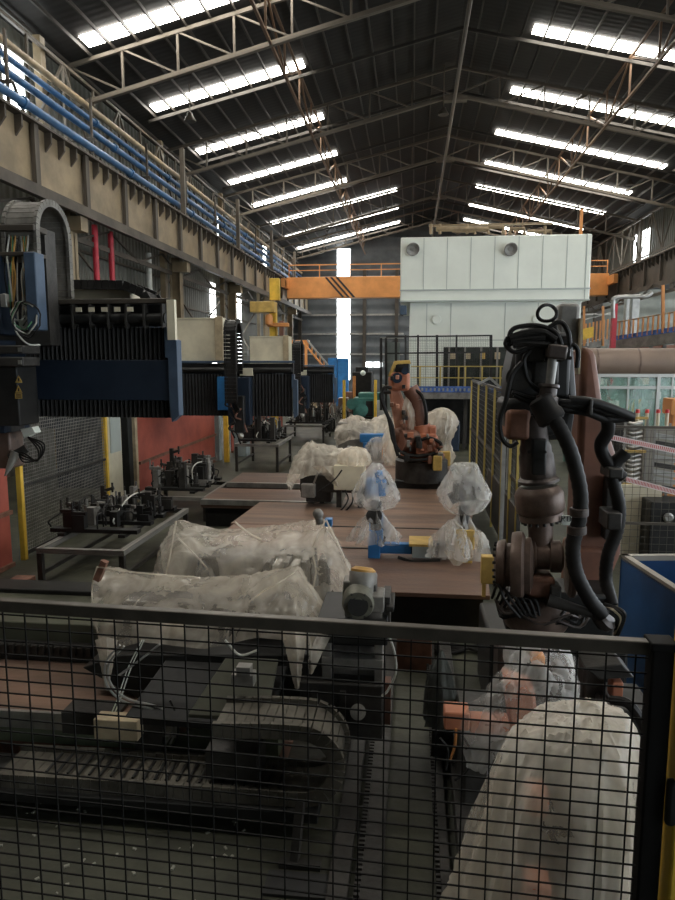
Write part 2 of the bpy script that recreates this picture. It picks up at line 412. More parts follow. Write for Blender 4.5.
# ---- blue service pipes on the left, tan pipe above them
for k, (px, py, x, r, nm) in enumerate(((0, 52, -9.35, .075, 'topmost'), (0, 67, -9.15, .09, 'middle'), (0, 87, -9.0, .1, 'lowest'))):
    p = PX(px, py, x)
    t = thing('service_pipe', 'long blue pipe above the tan girder, the %s of the three' % nm, 'pipe', (x, 5, p.z), 'blue pipes above the girder')
    B().cyl((x, 5, p.z), (x, 57, p.z), r).build('pipe', M['bluepipe'], t)
    for y in range(8, 56, 6): rod('flange', M['bluepipe'], (x, y+.8*k-.06, p.z), (x, y+.8*k+.06, p.z), 2*r+.08, 2*r+.08, t, True)
p = PX(0, 38, -9.3)
B().cyl((-9.3, 5, p.z), (-9.3, 57, p.z), .09).build('conduit_pipe', M['pipeY'], label='long tan pipe on the left wall above the blue pipes', cat='pipe')
for k in range(12):
    y = 7+4*k
    rod('wall_beam', M['girderD'], (-10.2, y, 9.1), (-8.9, y, 9.1), .06, .08, None, kind='structure')
    rod('wall_beam', M['girderD'], (-9.0, y, 8.4), (-9.0, y, 10.2), .06, .06, None, kind='structure')
# red fire pipes on the left wall
for px, nm in ((96.5, 'nearer'), (112, 'farther')):
    p = PX(px, 270, -9.3)
    B().cyl((-9.3, p.y, 0), (-9.3, p.y, 6.9), .085).build('fire_pipe', M['redpipe'], label='red vertical pipe on the left wall, the %s of the two' % nm, cat='pipe', group='red pipes on the left wall')
p = PX(157, 270, -9.2)
B().cyl((-9.5, p.y, 0), (-9.5, p.y, 6.8), .1).build('drain_pipe', M['cable'], label='pale vertical pipe beside a column on the left wall', cat='pipe')
# ---- high bay lamps
def lamp(px, py, y, label):
    p = PY(px, py, y)
    t = thing('high_bay_lamp', label, 'lamp', p, 'high bay lamps under the roof')
    B().lathe(p, (0, 0, 1), [(.2, -.14), (.2, -.1), (.12, .02), (.08, .12), (.03, .15)], 14).build('shade', M['girderD'], t)
    B().cyl(p+V((0, 0, .15)), V((p.x, p.y, roof_z(p.x)-.08)), .02, n=6).build('stem', M['truss'], t)
lamp(190, 117, 23, 'round high bay lamp hanging under the second left skylight')
lamp(443.5, 111, 27.3, 'round high bay lamp hanging at the nearest truss peak')
lamp(435.5, 192, 43, 'round high bay lamp hanging at the ridge above the white enclosure')
lamp(630, 182, 37, 'round high bay lamp hanging under the right skylights above the girder')
lamp(331, 195, 42, 'round high bay lamp hanging under the long left skylights')
# ---- orange overhead crane
t = thing('overhead_crane', 'orange overhead travelling crane with black stripes across the back of the hall', 'crane', (1.9, 46, 7.05))
B().box(-8.45, 12.3, 45.6, 46.4, 7.08, 8.45).build('bridge_girder', M['orange'], t, bevel=.03)
B().box(-8.3, 12.3, 47.6, 48.3, 7.3, 8.45).build('rear_girder', M['orange'], t)
B().box(-8.56, -8.3, 44.2, 49.5, 7.7, 8.25).cyl((-8.3, 44.5, 7.95), (-8.45, 44.5, 7.95), .28).build('end_carriage', M['orange'], t)
B().box(12.2, 12.45, 44.2, 49.5, 7.7, 8.25).build('end_carriage', M['orange'], t)
bb = B()
for k in range(3):
    x = -5.9+.36*k; bb.prism([(x, 45.58, 8.42), (x+.17, 45.58, 8.42), (x+1.35, 45.58, 7.1), (x+1.18, 45.58, 7.1)], (0, .03, 0))
bb.build('warning_stripes', M['black'], t)
bb = B().bar((-8.3, 45.7, 9.25), (12.2, 45.7, 9.25), .06).bar((-8.3, 45.7, 8.9), (12.2, 45.7, 8.9), .05)
for k in range(11): bb.bar((-8.3+2.05*k, 45.7, 8.4), (-8.3+2.05*k, 45.7, 9.25), .05)
bb.build('handrail', M['orange'], t)
# ================================================================ gantry machines on the left
def bellows(x0, x1, y, z0, z1, pitch=.024, depth=.035):
    bb = B(); n = int((x1-x0)/pitch); poly = []
    for k in range(n+1):
        poly.append((x0+(x1-x0)*k/n, y-(depth if k % 2 else 0), z0))
    poly += [(x1, y+.12, z0), (x0, y+.12, z0)]
    return bb.prism(poly[::-1], (0, 0, z1-z0))
def chain(path, y0, y1, pitch=.07, th=.045, turn=False):
    """flat cable chain: overlapping links along a path in the XZ plane, from depth y0 to y1"""
    bb = B(); pts = [V(p) for p in path]
    for k in range(len(pts)-1):
        a, b = pts[k], pts[k+1]; d = b-a; n = V((-d.z, 0, d.x)).normalized()
        b2 = a+d*.93
        for w0, w1, t in ((y0, y0+.035, th), (y1-.035, y1, th), (y0+.035, y1-.035, th*.35)):
            q = [a-n*t, b2-n*t, b2+n*t, a+n*t]
            if turn: bb.prism([(w0, p.x, p.z) for p in q], (w1-w0, 0, 0))
            else: bb.prism([(p.x, w0, p.z) for p in q], (0, w1-w0, 0))
    return bb
def resample(pts, step):
    pts = [V(p) for p in pts]; out = [pts[0]]; acc = 0
    for a, b in zip(pts, pts[1:]):
        d = (b-a).length; t = step-acc
        while t <= d:
            out.append(a+(b-a)*(t/d)); t += step
        acc = (acc+d) % step
    return out
def arch(xa, xb, ztop, za, zb, step=.07):
    c = (xa+xb)/2; r = (xb-xa)/2
    pts = [(xa, 0, za), (xa, 0, ztop-r)]+[(c-r*math.cos(PI*k/16), 0, ztop-r+r*math.sin(PI*k/16)) for k in range(1, 16)]+[(xb, 0, ztop-r), (xb, 0, zb)]
    return resample(pts, step)
def loom(root, pts_from, pts_to, sag, mats, name='cable', r=.009):
    for k, (a, b) in enumerate(zip(pts_from, pts_to)):
        a = V(a); b = V(b); mid = (a+b)/2+V((rnd.uniform(-.05, .05), rnd.uniform(-.06, .02), -sag*rnd.random()))
        B().tube(spline([a, lerp(a, mid, .6)+V((rnd.uniform(-.03, .03), 0, 0)), mid, b], 5), r, 6).build(name, mats[k % len(mats)], root)

def gantry(y0, xe, zt, near, label):
    t = thing('gantry_machine', label, 'gantry machine', (xe, y0, zt-1.24), 'gantry machines on the left')
    H = 1.24; zb = zt-H
    # carriage and pedestal that carry the boom on the wall side
    B().box(-8.5, -7.1, y0-.1, y0+1.7, zb-.3, zt+.5).build('carriage', M['navy'], t, bevel=.03)
    B().box(-8.3, -7.3, y0+.2, y0+1.3, 0, zb-.3).build('pedestal', M['navy'], t, bevel=.02)
    B().box(-8.5, xe-.5, y0+.1, y0+1.0, zb+.03, zt-.08).build('boom', M['navy'], t, bevel=.02)
    B().prism([(-8.4, y0-.04, zt-.05), (xe-.06, y0-.04, zt-.05), (xe-.12, y0+.12, zt-.05), (xe-.42, y0+.75, zt-.05), (-8.4, y0+.75, zt-.05)], (0, 0, .05)).build('top_plate', M['girderD'] if near else M['steelblue'], t, bevel=.008)
    # roller track behind the top plate
    tr = B().box(-7.1, xe-.1, y0+.02, y0+.12, zt-.28, zt-.06)
    x = xe-.2
    tr.cyl((-7.1, y0-.02, zt-.2), (xe-.12, y0-.02, zt-.2), .055, n=10)
    tr.build('roller_track', M['darker'], t)
    if near:
        for k in range(5): B().box(xe-1.0+.137*k-.04, xe-1.0+.137*k+.02, y0-.105, y0-.09, zt-.135, zt-.09).build('slot_cover', M['cream'], t)
        for k in range(11): rod('track_bracket', M['dark'], (xe-.14-.19*k, y0-.035, zt-.3), (xe-.14-.19*k, y0-.035, zt-.06), .02, .11, t)
        bellows(-7.0, xe-.13, y0, zt-.62, zt-.29).build('upper_bellows', M['rubber'], t)
        B().box(-7.0, xe-.03, y0-.03, y0+.1, zb+.2, zt-.62).build('boom_cover', M['navy'], t, bevel=.01)
        bellows(-7.0, xe-.11, y0+.02, zb+.02, zb+.2).build('lower_bellows', M['rubber'], t)
    else:
        bellows(-7.0, xe-.13, y0, zb+.02, zt-.29, .036).build('bellows', M['rubber'], t)
        B().box(xe-1.28, xe-.98, y0-.09, y0-.03, zt-.33, zt-.16).build('junction_box', M['cream'], t, bevel=.01)
        B().box(xe-1.8, xe-1.48, y0-.06, y0, zb+.15, zt-.35).build('boom_cover', M['blue'], t, bevel=.01)
    e = [(xe-.13, zt-.29), (xe-.07, zt-.29), (xe-.07, zt-.4), (xe, zt-.42), (xe, zb+.05), (xe-.08, zb-.02), (xe-.1, zb+.2), (xe-.1, zt-.6), (xe-.13, zt-.6)]
    B().prism([(x, y0-.06, z) for x, z in e], (0, .14, 0)).build('end_plate', M['steelblue'], t, bevel=.006)
    return t
GY = (6.8, 14.7, 22.0)
g1 = gantry(GY[0], -2.39, 3.62, True, 'nearest dark blue gantry boom with pleated bellows, reaching in from the left edge')
B().box(-2.47, -2.39, 6.7, 6.76, 3.2, 3.6).build('end_post', M['cream'], g1)
p0 = PY(70, 294, 7.6); p1 = PY(130, 294, 7.6)
B().box(-5, p1.x, 7.6, 8.2, p1.z-.06, p1.z+.08).build('chain_tray', M['cream'], g1)
a = PY(60, 285, 7.4); b = PY(128, 286, 7.4); c = PY(146, 294, 7.4); d = PY(154, 308, 7.4)
chain(resample([(-5.5, 0, a.z), (a.x, 0, a.z), (b.x, 0, b.z), (c.x, 0, c.z), (d.x, 0, d.z)], .08), 7.3, 7.7, .08, .05).build('cable_chain', M['rubber'], g1)
# tool head of the nearest gantry
h = thing('tool_head', 'tool head with open wiring and an arched cable chain on the nearest gantry', 'tool head', (-4.0, 6.6, 2.3))
yh = 6.35
def hx(px, py, y=yh): return PY(px, py, y)
def hbox(bb, x0, y0, x1, y1, d0, d1, y=yh):
    a = PY(x0, y1, y); b = PY(x1, y0, y); return bb.box(a.x, b.x, y+d0, y+d1, a.z, b.z)
hbox(B(), -30, 225, 34, 345, .18, .38).build('back_plate', M['dark'], h)
for ya_, yb_ in ((225, 232), (252, 257)): hbox(B(), 1, ya_, 36, yb_, -.05, .2).build('cable_clamp_bar', M['girderD'], h, bevel=.008)
hbox(B(), 36, 254, 43, 331, -.15, .02).build('side_cover', M['steelblue'], h, bevel=.012)
hbox(B(), -8, 255, 3, 335, -.1, .3).build('left_cover', M['navy'], h, bevel=.012)
za = PY(40, 300, yh).z; c = PY(50, 203, yh+.3).z
xr = PY(38, 250, yh).x
chain(arch(yh+.02, yh+.64, c, PY(31, 262, yh).z, za-.35, .06), xr-.36, xr, .06, .034, True).build('cable_chain', mat('dusty_chain', (.15, .14, .12), .6, 0, .3, 6), h)
for ya_, yb_ in ((346, 354), (357, 366)): hbox(B(), 5, ya_, 40, yb_, -.3, .0).build('clamp_bracket', M['dark'], h, bevel=.01)
for ya_ in (348, 360): hbox(B(), 36, ya_, 39, ya_+4, -.31, -.29).build('bracket_bolt', M['lgrey'], h)
hbox(B(), 7, 366, 28, 424, -.2, .15).build('ram', M['darker'], h, bevel=.012)
hbox(B(), -20, 340, 5, 432, -.1, .35).build('slide', M['navy'], h, bevel=.012)
bb = B()
for py in (379, 389):
    a = PY(18.5, py, yh-.205); s = .035
    bb.prism([a+V((-s, 0, -s)), a+V((s, 0, -s)), a+V((0, 0, s))], (0, .004, 0))
a = PY(18.5, 396, yh-.205); bb.box(a.x-.035, a.x+.035, a.y, a.y+.004, a.z-.025, a.z+.025)
wl = bb.build('warning_label', M['ochre'], h)
bb = B()
for py in (379, 389):
    a = PY(18.5, py, yh-.207); bb.box(a.x-.006, a.x+.006, a.y, a.y+.002, a.z-.022, a.z+.008)
a = PY(18.5, 396, yh-.207)
for k in (-1, 0, 1): bb.box(a.x-.025, a.x+.025, a.y, a.y+.002, a.z+.012*k-.003, a.z+.012*k+.003)
bb.build('label_print', M['black'], wl)
cm = [M['rubber'], M['cable'], M['copper'], M['greencable'], M['rubber'], M['copper'], M['cable']]
fr = [PY(8+1.6*k, 233, yh+.02) for k in range(14)]; to = [PY(10+1.4*k+rnd.uniform(-4, 4), rnd.uniform(300, 325), yh-.04) for k in range(14)]
loom(h, fr, to, .1, cm)
for k in range(5):
    c = PY(19+2*k, 312+2*k, yh-.1-.02*k); r = .07+.015*k
    B().tube([c+V((r*math.cos(x*PI/10), .03*math.sin(x), r*1.3*math.sin(x*PI/10))) for x in range(20)], .008, 6, True).build('cable', [M['cable'], M['rubber'], M['greencable']][k % 3], h)
B().tube(spline([PY(14, 320, yh-.12), PY(17, 333, yh-.2), PY(28, 344, yh-.15), PY(40, 345, yh-.05)]), .009, 6).build('cable', M['cable'], h)
hbox(hbox(B(), 8, 295, 13, 308, -.12, -.06), 26, 320, 35, 330, -.12, -.05).build('valve', M['lgrey'], h, bevel=.005)
# laser nozzle under it
q = thing('cutting_nozzle', 'grey nozzle and white sensor hanging below the tool head at the left edge', 'nozzle', PY(12, 430, 6.3))
B().cyl(PY(16, 452, 6.3), PY(8, 470, 6.25), .05, .025, 10).cyl(PY(8, 470, 6.25), PY(5, 476, 6.23), .02, .008, 8).build('tip', M['lgrey'], q)
hbox(B(), -6, 432, 12, 468, -.05, .2, 6.35).build('body', M['brown'], q, bevel=.02)
B().cyl(PY(10, 458, 6.3), PY(27, 448, 6.35), .045, n=10).build('arm', M['dark'], q)
B().prism([PY(20, 429, 6.3), PY(32, 427, 6.3), PY(35, 433, 6.3), PY(24, 438, 6.3)], (0, .12, 0)).build('sensor', M['white'], q, bevel=.006)
for k in range(4):
    B().tube(spline([PY(28, 437, 6.3), PY(44-2*k, 444+2*k, 6.25), PY(40-k, 458+k, 6.25), PY(24, 462-3*k, 6.25), PY(18, 452, 6.3)]), .008, 6).build('hose', M['rubber'], q)
hbox(B(), -20, 415, 10, 436, 0, .25, 6.35).build('mount', M['dark'], q, bevel=.01)

def toolhead(px, y, label, group, zt, sc):
    """narrow arched cable chain with its slide, as seen on the farther gantries"""
    p = PY(px, 400, y); t = thing('tool_head', label, 'tool head', p, group)
    chain(arch(y-.62, y-.08, zt+.85*sc, zt-.9, zt-.3, .08), p.x-.16, p.x+.1, .08, .05, True).build('cable_chain', M['rubber'], t)
    B().box(p.x-.2, p.x+.3, y-.3, y-.05, zt-1.4, zt-.35).build('slide', M['navy'], t, bevel=.02)
    B().box(p.x-.02, p.x+.2, y-.45, y-.3, zt-1.55, zt-.75).build('ram', M['darker'], t, bevel=.02)
    for k in range(6):
        c = V((p.x+rnd.uniform(-.15, .2), y-.42, zt-.9-.13*k))
        B().tube(spline([c+V((0, 0, .3)), c+V((.13*(-1)**k, -.1, .1)), c, c+V((.1, 0, -.25))]), .02, 6).build('cable', M['rubber'] if k % 3 else M['slab'], t)
    B().ball((p.x+.1, y-.38, zt-1.62), .07).build('tool_tip', M['lgrey'], t)
    return t
g2 = gantry(GY[1], -2.5, 2.98, False, 'second gantry boom with black bellows, behind the nearest one')
g3 = gantry(GY[2], -2.45, 2.83, False, 'farthest gantry boom with black bellows, in front of the blue cabinets')
toolhead(240, 14.7, 'tool head with an upright cable chain on the second gantry', 'tool heads of the farther gantries', 2.98, 1)
toolhead(301, 22, 'tool head with an upright cable chain on the farthest gantry', 'tool heads of the farther gantries', 2.83, .9)
# cream machine housings standing on the farther booms
def housing(px0, px1, py0, py1, y, label):
    a = PY(px0, py1, y); b = PY(px1, py0, y)
    t = thing('drive_housing', label, 'housing', ((a.x+b.x)/2, y, a.z), 'cream drive housings')
    B().box(a.x, b.x, y, y+.7, a.z+.005, b.z).build('body', M['cream'], t, bevel=.02)
    B().box(b.x-.16, b.x+.02, y-.04, y+.02, a.z+.02, b.z+.05).build('corner_post', M['wood'], t, bevel=.01)
    B().box(a.x, b.x, y-.02, y+.72, b.z, b.z+.03).build('lid', M['cream'], t)
    return t
housing(170, 222, 319, 361.5, 14.78, 'larger cream drive housing, on top of the second gantry boom')
housing(250, 288, 337, 364, 22.08, 'smaller cream drive housing, on top of the farthest gantry boom')
# yellow manipulator mast
y = 25.
t = thing('lifting_mast', 'yellow lifting mast with a boxy arm, above the farthest gantry', 'hoist', (PY(272, 300, y).x, y, 0))
hbox(B(), 269.5, 278, 279, 300, 0, .25, y).build('mast_top', M['yellow'], t, bevel=.02)
a = PY(269, 330, y); b = PY(276, 330, y)
B().box(a.x, b.x, y+.05, y+.3, 0, PY(272, 302, y).z).build('mast', M['yellow'], t, bevel=.02)
hbox(B(), 252, 302, 276, 313, -.35, .2, y).build('arm_box', M['ochre'], t, bevel=.03)
B().lathe(PY(269, 320, y-.2), (0, 0, 1), [(.1, -.2), (.14, -.15), (.14, .1), (.1, .2)]).build('swivel', M['orange'], t)
hbox(B(), 268, 323, 289, 327, -.2, .1, y).build('lower_arm', M['orange'], t, bevel=.02)
hbox(B(), 280, 321, 284, 336, -.15, .1, y).build('gripper', M['slab'], t, bevel=.02)
# ================================================================ red boards, mesh guard and cream door along the left aisle
def redboard(y0, y1, z1, label, posts=True):
    x = -5.8
    t = thing('barrier_board', label, 'barrier', (x, y0, 0), 'red barrier boards on the left')
    B().box(x-.04, x, y0, y1, .05, z1).build('board', M['redpanel'], t, bevel=.01)
    B().box(x-.02, x+.05, y0, y1, z1*.42, z1*.42+.06).build('mid_rail', M['rust'], t)
    B().box(x-.05, x+.04, y0, y1, 0, .06).build('kick_rail', M['rust'], t)
    B().box(x-.05, x+.04, y0, y1, z1, z1+.08).build('top_rail', M['rust'], t)
    return t
redboard(4.2, 9.05, 1.85, 'rusty red barrier board at the left edge, beside the mesh guard')
redboard(13.75, 19.4, 1.85, 'rusty red barrier board between the pale door and the grey post')
redboard(21.3, 30, 1.8, 'rusty red barrier board under the second gantry boom')
t = thing('mesh_guard', 'dark wire mesh guard with yellow posts behind the low bench on the left', 'guard fence', (-5.8, 9.5, 0))
bb = B(); x = -5.8
for k in range(50): bb.bar((x, 9.45+.055*k, .1), (x, 9.45+.055*k, 2.25), .009)
for k in range(40): bb.bar((x, 9.45, .12+.055*k), (x, 12.2, .12+.055*k), .009)
bb.build('mesh', M['grey'], t)
B().box(x-.02, x+.02, 9.4, 12.25, .06, .12).box(x-.02, x+.02, 9.4, 12.25, 1.1, 1.14).box(x-.02, x+.02, 9.4, 12.25, 2.24, 2.29).build('frame', M['dark'], t)
for yy in (9.35, 12.22): B().box(x-.04, x+.04, yy-.04, yy+.04, 0, 2.35).build('post', M['yellow'], t, bevel=.008)
B().box(x-.35, x-.1, 8.95, 9.2, 0, 2.3).build('machine_post', M['greyblue'], label='grey upright post left of the mesh guard', cat='post', bevel=.02)
t = thing('door_panel', 'pale cream door panel between the mesh guard and a red board', 'door', (-5.8, 12.6, 0))
B().box(-5.84, -5.8, 12.35, 12.95, .02, 2.3).build('leaf', M['cream'], t, bevel=.01)
B().box(-5.8, -5.78, 12.42, 12.88, 1.2, 2.1).build('inset', M['whiteD'], t)
B().box(-5.86, -5.74, 13.5, 13.62, 0, 2.4).build('frame_post', M['wood'], label='pale timber post at the near end of the red board', cat='post', bevel=.008)
B().box(-5.9, -5.72, 13.1, 13.3, 0, 2.35).build('frame_post', M['darker'], label='black post beside the cream door panel', cat='post', bevel=.008)
B().box(-5.86, -5.7, 19.5, 19.75, 0, 2.3).build('frame_post', M['greyblue'], label='grey post at the far end of the middle red board', cat='post', bevel=.008)
p = PZ(227, 462, .0)
B().box(p.x-.07, p.x+.07, p.y-.07, p.y+.07, 0, 1.6).build('guard_post', M['yellow'], label='short yellow guard post beside the second low bench', cat='post', bevel=.01)
B().box(-5.5, -5.1, 20.4, 20.9, 0, 1.9).build('switch_cabinet', M['greyblue'], label='tall grey cabinet under the second gantry boom', cat='cabinet', bevel=.02)
# ================================================================ low steel benches with clamping jigs
def bench(x0, x1, y0, y1, z, label):
    t = thing('steel_bench', label, 'bench', ((x0+x1)/2, (y0+y1)/2, 0), 'low steel benches')
    for x in (x0, x1):
        for y in (y0, y1): rod('leg', M['dark'], (x, y, 0), (x, y, z-.04), .07, .07, t)
    for x in (x0, x1):
        rod('side_rail', M['grey'], (x, y0-.035, z), (x, y1+.035, z), .08, .07, t); rod('lower_rail', M['dark'], (x, y0, z*.3), (x, y1, z*.3), .05, .05, t)
    for y in (y0, y1): rod('end_rail', M['grey'] if y == y0 else M['dark'], (x0, y, z), (x1, y, z), .07, .07, t)
    return t
def jig(x0, x1, y0, y1, z, label, n, seed, hmax=.45):
    r = random.Random(seed)
    t = thing('clamping_jig', label, 'jig', ((x0+x1)/2, (y0+y1)/2, z), 'clamping jigs on the benches')
    bb = B()
    for k in range(4): yy = y0+(y1-y0)*(.08+.28*k); bb.box(x0, x1, yy-.07, yy+.07, z+.045, z+.1)
    for xx in (x0+.2, x1-.2): bb.box(xx-.05, xx+.05, y0, y1, z+.005, z+.05)
    bb.build('base_frame', M['darker'], t)
    for k in range(n):
        x = r.uniform(x0+.08, x1-.08); y = r.uniform(y0+.08, y1-.08); h = r.uniform(.12, hmax); w = r.uniform(.03, .06)
        bb = B(); ang = r.choice((0, PI/2, PI, -PI/2))+r.uniform(-.2, .2); d = V((math.cos(ang), math.sin(ang), 0))
        kind = k % 4
        if kind == 0:
            bb.box(x-w, x+w, y-w, y+w, z+.09, z+.09+h).bar((x, y, z+h), V((x, y, z+h+.05))+d*.18, .05).cyl(V((x, y, z+h-.02))+d*.16, V((x, y, z+h+.14))+d*.16, .018, n=8)
            bb.build('clamp', r.choice((M['dark'], M['grey'], M['darker'])), t)
        elif kind == 1:
            bb.cyl((x, y, z+.09), (x, y, z+.1+h*.7), w*.9, n=10).cyl((x, y, z+.1+h*.7), (x, y, z+.18+h*.7), w*.4, n=8).obox((x, y, z+.12), (w*3, w*3, .06))
            bb.build('cylinder', r.choice((M['dark'], M['lgrey'], M['dark'], M['darker'])), t)
        elif kind == 2:
            a = V((x, y, z+.1)); b = V((r.uniform(x0, x1), r.uniform(y0, y1), z+.12))
            bb.tube(spline([a, a+V((0, 0, h*.8)), lerp(a, b, .5)+V((0, 0, h*.9)), b+V((0, 0, .1)), b]), .013, 6)
            bb.build('hose', M['rubber'] if r.random() < .75 else M['cable'], t)
        else:
            bb.obox((x, y, z+.09+h*.3), (r.uniform(.06, .2), r.uniform(.06, .2), h*.6)).obox((x, y, z+.09+h*.65), (.22, .06, .05)).cyl((x-.1, y, z+.1+h*.65), (x-.1, y, z+.25+h*.65), .015, n=6)
            bb.build('stop_block', r.choice((M['dark'], M['grey'], M['darker'])), t)
    return t
bench(-4.95, -3.8, 8.35, 10.9, .46, 'nearest low steel bench, carrying a dark clamping jig, in front of the mesh guard')
jig(-5.15, -3.85, 8.9, 10.7, .5, 'dark clamping jig on the nearest low bench before the mesh guard', 46, 3, .38)
bench(-5.2, -3.82, 12.06, 13.7, .42, 'second low steel bench, in front of the middle red board')
jig(-5.1, -3.95, 12.3, 13.7, .46, 'dark clamping jig full of hoses in front of the middle red board', 58, 5, .66)
bench(-4.7, -3.58, 17.7, 19.6, .72, 'third low steel bench, under the second gantry tool head')
jig(-4.7, -3.65, 17.8, 19.5, .76, 'dark clamping jig on the third low bench below the second tool head', 50, 8, .66)
bench(-4.6, -3.2, 24.3, 26.3, .6, 'farthest low steel bench, below the end of the second gantry')
jig(-4.6, -3.0, 24.3, 26.3, .64, 'dark cluttered clamping jig on the farthest low bench', 60, 11, .95)
jig(-3.7, -2.6, 27.6, 29.2, .01, 'heap-like dark jig on the floor beyond the farthest low bench', 44, 12, 1.25)
# ================================================================ beds, decks, covered machines in the middle
from mathutils import noise
def crease(p, amp, sc):
    q = V(p)*sc; q = q+V((noise.noise(q*.7), noise.noise(q*.7+V((5, 1, 2))), noise.noise(q*.7+V((1, 8, 3)))))*.6
    a = 1-abs(noise.noise(q*V((1, 1, .6))[0]+V((3.1, 7.7, 1.3)))); b = 1-abs(noise.noise(q*1.9+V((9.2, 1.1, 4.4)))); c = 1-abs(noise.noise(q*3.7+V((2.2, 6.1, 8.4))))
    return amp*(.55*a**7+.4*b**8+.22*c**8+.35*noise.noise(q*.6)-.3)
def drape(rows, m, name, parent, nu=13, nv=13, amp=.035, sc=3.2, cap=None):
    """loose film through rows of control points, with creases"""
    def soft(pts, n):
        a = spline(pts, n); b = [lerp(pts[i], pts[i+1], k/n) for i in range(len(pts)-1) for k in range(n)]+[pts[-1]]
        return [lerp(x, y, .6) for x, y in zip(a, b)]
    R1 = [soft(r, nu) for r in rows]
    cols = [soft([r[k] for r in R1], nv) for k in range(len(R1[0]))]
    w, hgt = len(cols), len(cols[0])
    P = [[cols[i][j] for i in range(w)] for j in range(hgt)]
    vs = []
    for j in range(hgt):
        for i in range(w):
            a = P[j][min(i+1, w-1)]-P[j][max(i-1, 0)]; b = P[min(j+1, hgt-1)][i]-P[max(j-1, 0)][i]
            n = a.cross(b); n = n.normalized() if n.length > 1e-9 else V((0, 0, 1))
            vs.append(P[j][i]+n*crease(P[j][i], amp, sc))
    bb = B().add(vs, [(j*w+i, j*w+i+1, (j+1)*w+i+1, (j+1)*w+i) for j in range(hgt-1) for i in range(w-1)], True)
    return bb.build(name, m, parent)
def bag(c, prof, m, name, parent, seed, n=64, lump=.12, squash=.85, folds=6):
    """tied film bag: profile of (radius, height) with folds running up it"""
    c = V(c); pr = spline([(r, 0, z) for r, z in prof], 7); k = len(pr)-1
    def fn(u, v):
        p = pr[int(round(v*k))]; a = 2*PI*u
        cr = crease((math.cos(a)*.35+seed, math.sin(a)*.35, p.z), .16, 5.)
        f = 1+cr+lump*.7*noise.noise(V((math.cos(a)*1.6+seed, math.sin(a)*1.6, p.z*2.4)))*1.6+lump*.55*(1-2*abs(math.sin(folds*a/2+seed+2*noise.noise(V((seed, p.z*3, a))))))
        r = max(p.x*f, .004)
        return c+V((r*math.cos(a), r*squash*math.sin(a), p.z))
    return B().sheet(n, k, fn, True, True).build(name, m, parent)
# ---- first bed, across the foreground on the left
t = thing('machine_bed', 'long rusty machine bed along the left foreground behind the wire fence', 'machine bed', (-4, 4.7, 0))
B().box(-5.72, -1.55, 4.3, 5.08, .40, .5).build('deck_plate', M['deck'], t, bevel=.006)
B().box(-5.72, -1.6, 4.27, 4.3, .38, .505).build('edge_strip', M['lgrey'], t)
B().box(-5.72, -.9, 4.36, 5.1, .22, .40).build('side_face', mat('mossy_paint', (.14, .16, .10), .6, 0, .3, 2), t)
B().box(-5.72, -.9, 4.42, 5.1, .0, .22).build('plinth', M['rust'], t)
rk = B().box(-5.72, -1.4, 5.08, 5.2, .3, .62)
for k in range(62): rk.box(-5.7+.068*k, -5.67+.068*k, 5.05, 5.1, .56, .64)
rk.build('gear_rack', M['dark'], t)
B().box(-5.72, -.9, 5.2, 5.88, .3, .78).build('rear_beam', mat('olive_bed_paint', (.085, .088, .06), .55, 0, .3, 1.5), t, bevel=.01)
B().box(-5.72, -2.55, 5.88, 6.16, .3, .82).build('rear_tray', M['darker'], t, bevel=.01)
B().box(-5.72, -.9, 5.1, 6.1, 0, .3).build('base', M['dark'], t)
t = thing('kick_box', 'small rusty box on the floor at the foot of the nearest red board', 'box', (-5.2, 8.1, 0))
a = PZ(22, 588, 0)
B().box(a.x-.13, a.x+.13, a.y-.08, a.y+.12, .0, .14).build('body', M['rust'], t, bevel=.008)
# ---- saddle, gearbox and motor of the first machine
t = thing('welding_carriage', 'dark welding carriage with gearbox riding on the foreground bed under the film', 'machine', (-1.3, 4.8, .5))
B().prism([PY(82, 668, 4.55), PY(120, 655, 4.55), PY(325, 655, 4.55), PY(325, 706, 4.55), PY(150, 706, 4.55)], (0, .8, 0)).build('saddle', M['darker'], t, bevel=.01)
B().prism([(-1.95, 4.2, .5), (-.95, 4.2, .5), (-.85, 4.6, .8), (-1.75, 4.6, .8)], (0, 0, .05)).build('apron_plate', M['darker'], t, bevel=.006)
B().prism([(-1.5, 4.22, .56), (-.95, 4.22, .56), (-.92, 4.5, .86), (-1.3, 4.5, .86)], (0, 0, .03)).build('sloping_cover', mat('olive_cover', (.10, .10, .072), .55, 0, .25, 2), t, bevel=.006)
gb = hbox(B(), 300, 686, 383, 737, 0, .55, 4.45)
g = gb.build('gearbox', M['dark'], t, bevel=.012)
B().cyl(PY(358, 712, 4.44), PY(358, 712, 4.38), .055, n=18).cyl(PY(358, 712, 4.38), PY(358, 712, 4.34), .03, n=14).build('output_shaft', M['grey'], g)
hbox(hbox(B(), 312, 690, 318, 735, -.03, 0, 4.45), 340, 690, 346, 735, -.03, 0, 4.45).build('web_rib', M['dark'], g, bevel=.004)
B().cyl(PY(306, 705, 4.42), PY(335, 708, 4.42), .012, n=8).build('tie_rod', M['lgrey'], g)
hb = hbox(hbox(hbox(hbox(B(), 322, 640, 331, 688, 0, .06, 4.5), 374, 640, 383, 688, 0, .06, 4.5), 322, 659, 383, 667, -.02, .3, 4.5), 326, 668, 378, 686, .1, .4, 4.5)
hb.build('motor_frame', M['grey'], t, bevel=.006)
hbox(B(), 328, 640, 378, 690, .2, .5, 4.5).build('frame_back', M['darker'], t)
hbox(B(), 318, 618, 388, 640, -.05, .5, 4.5).build('motor_plate', M['darker'], t, bevel=.01)
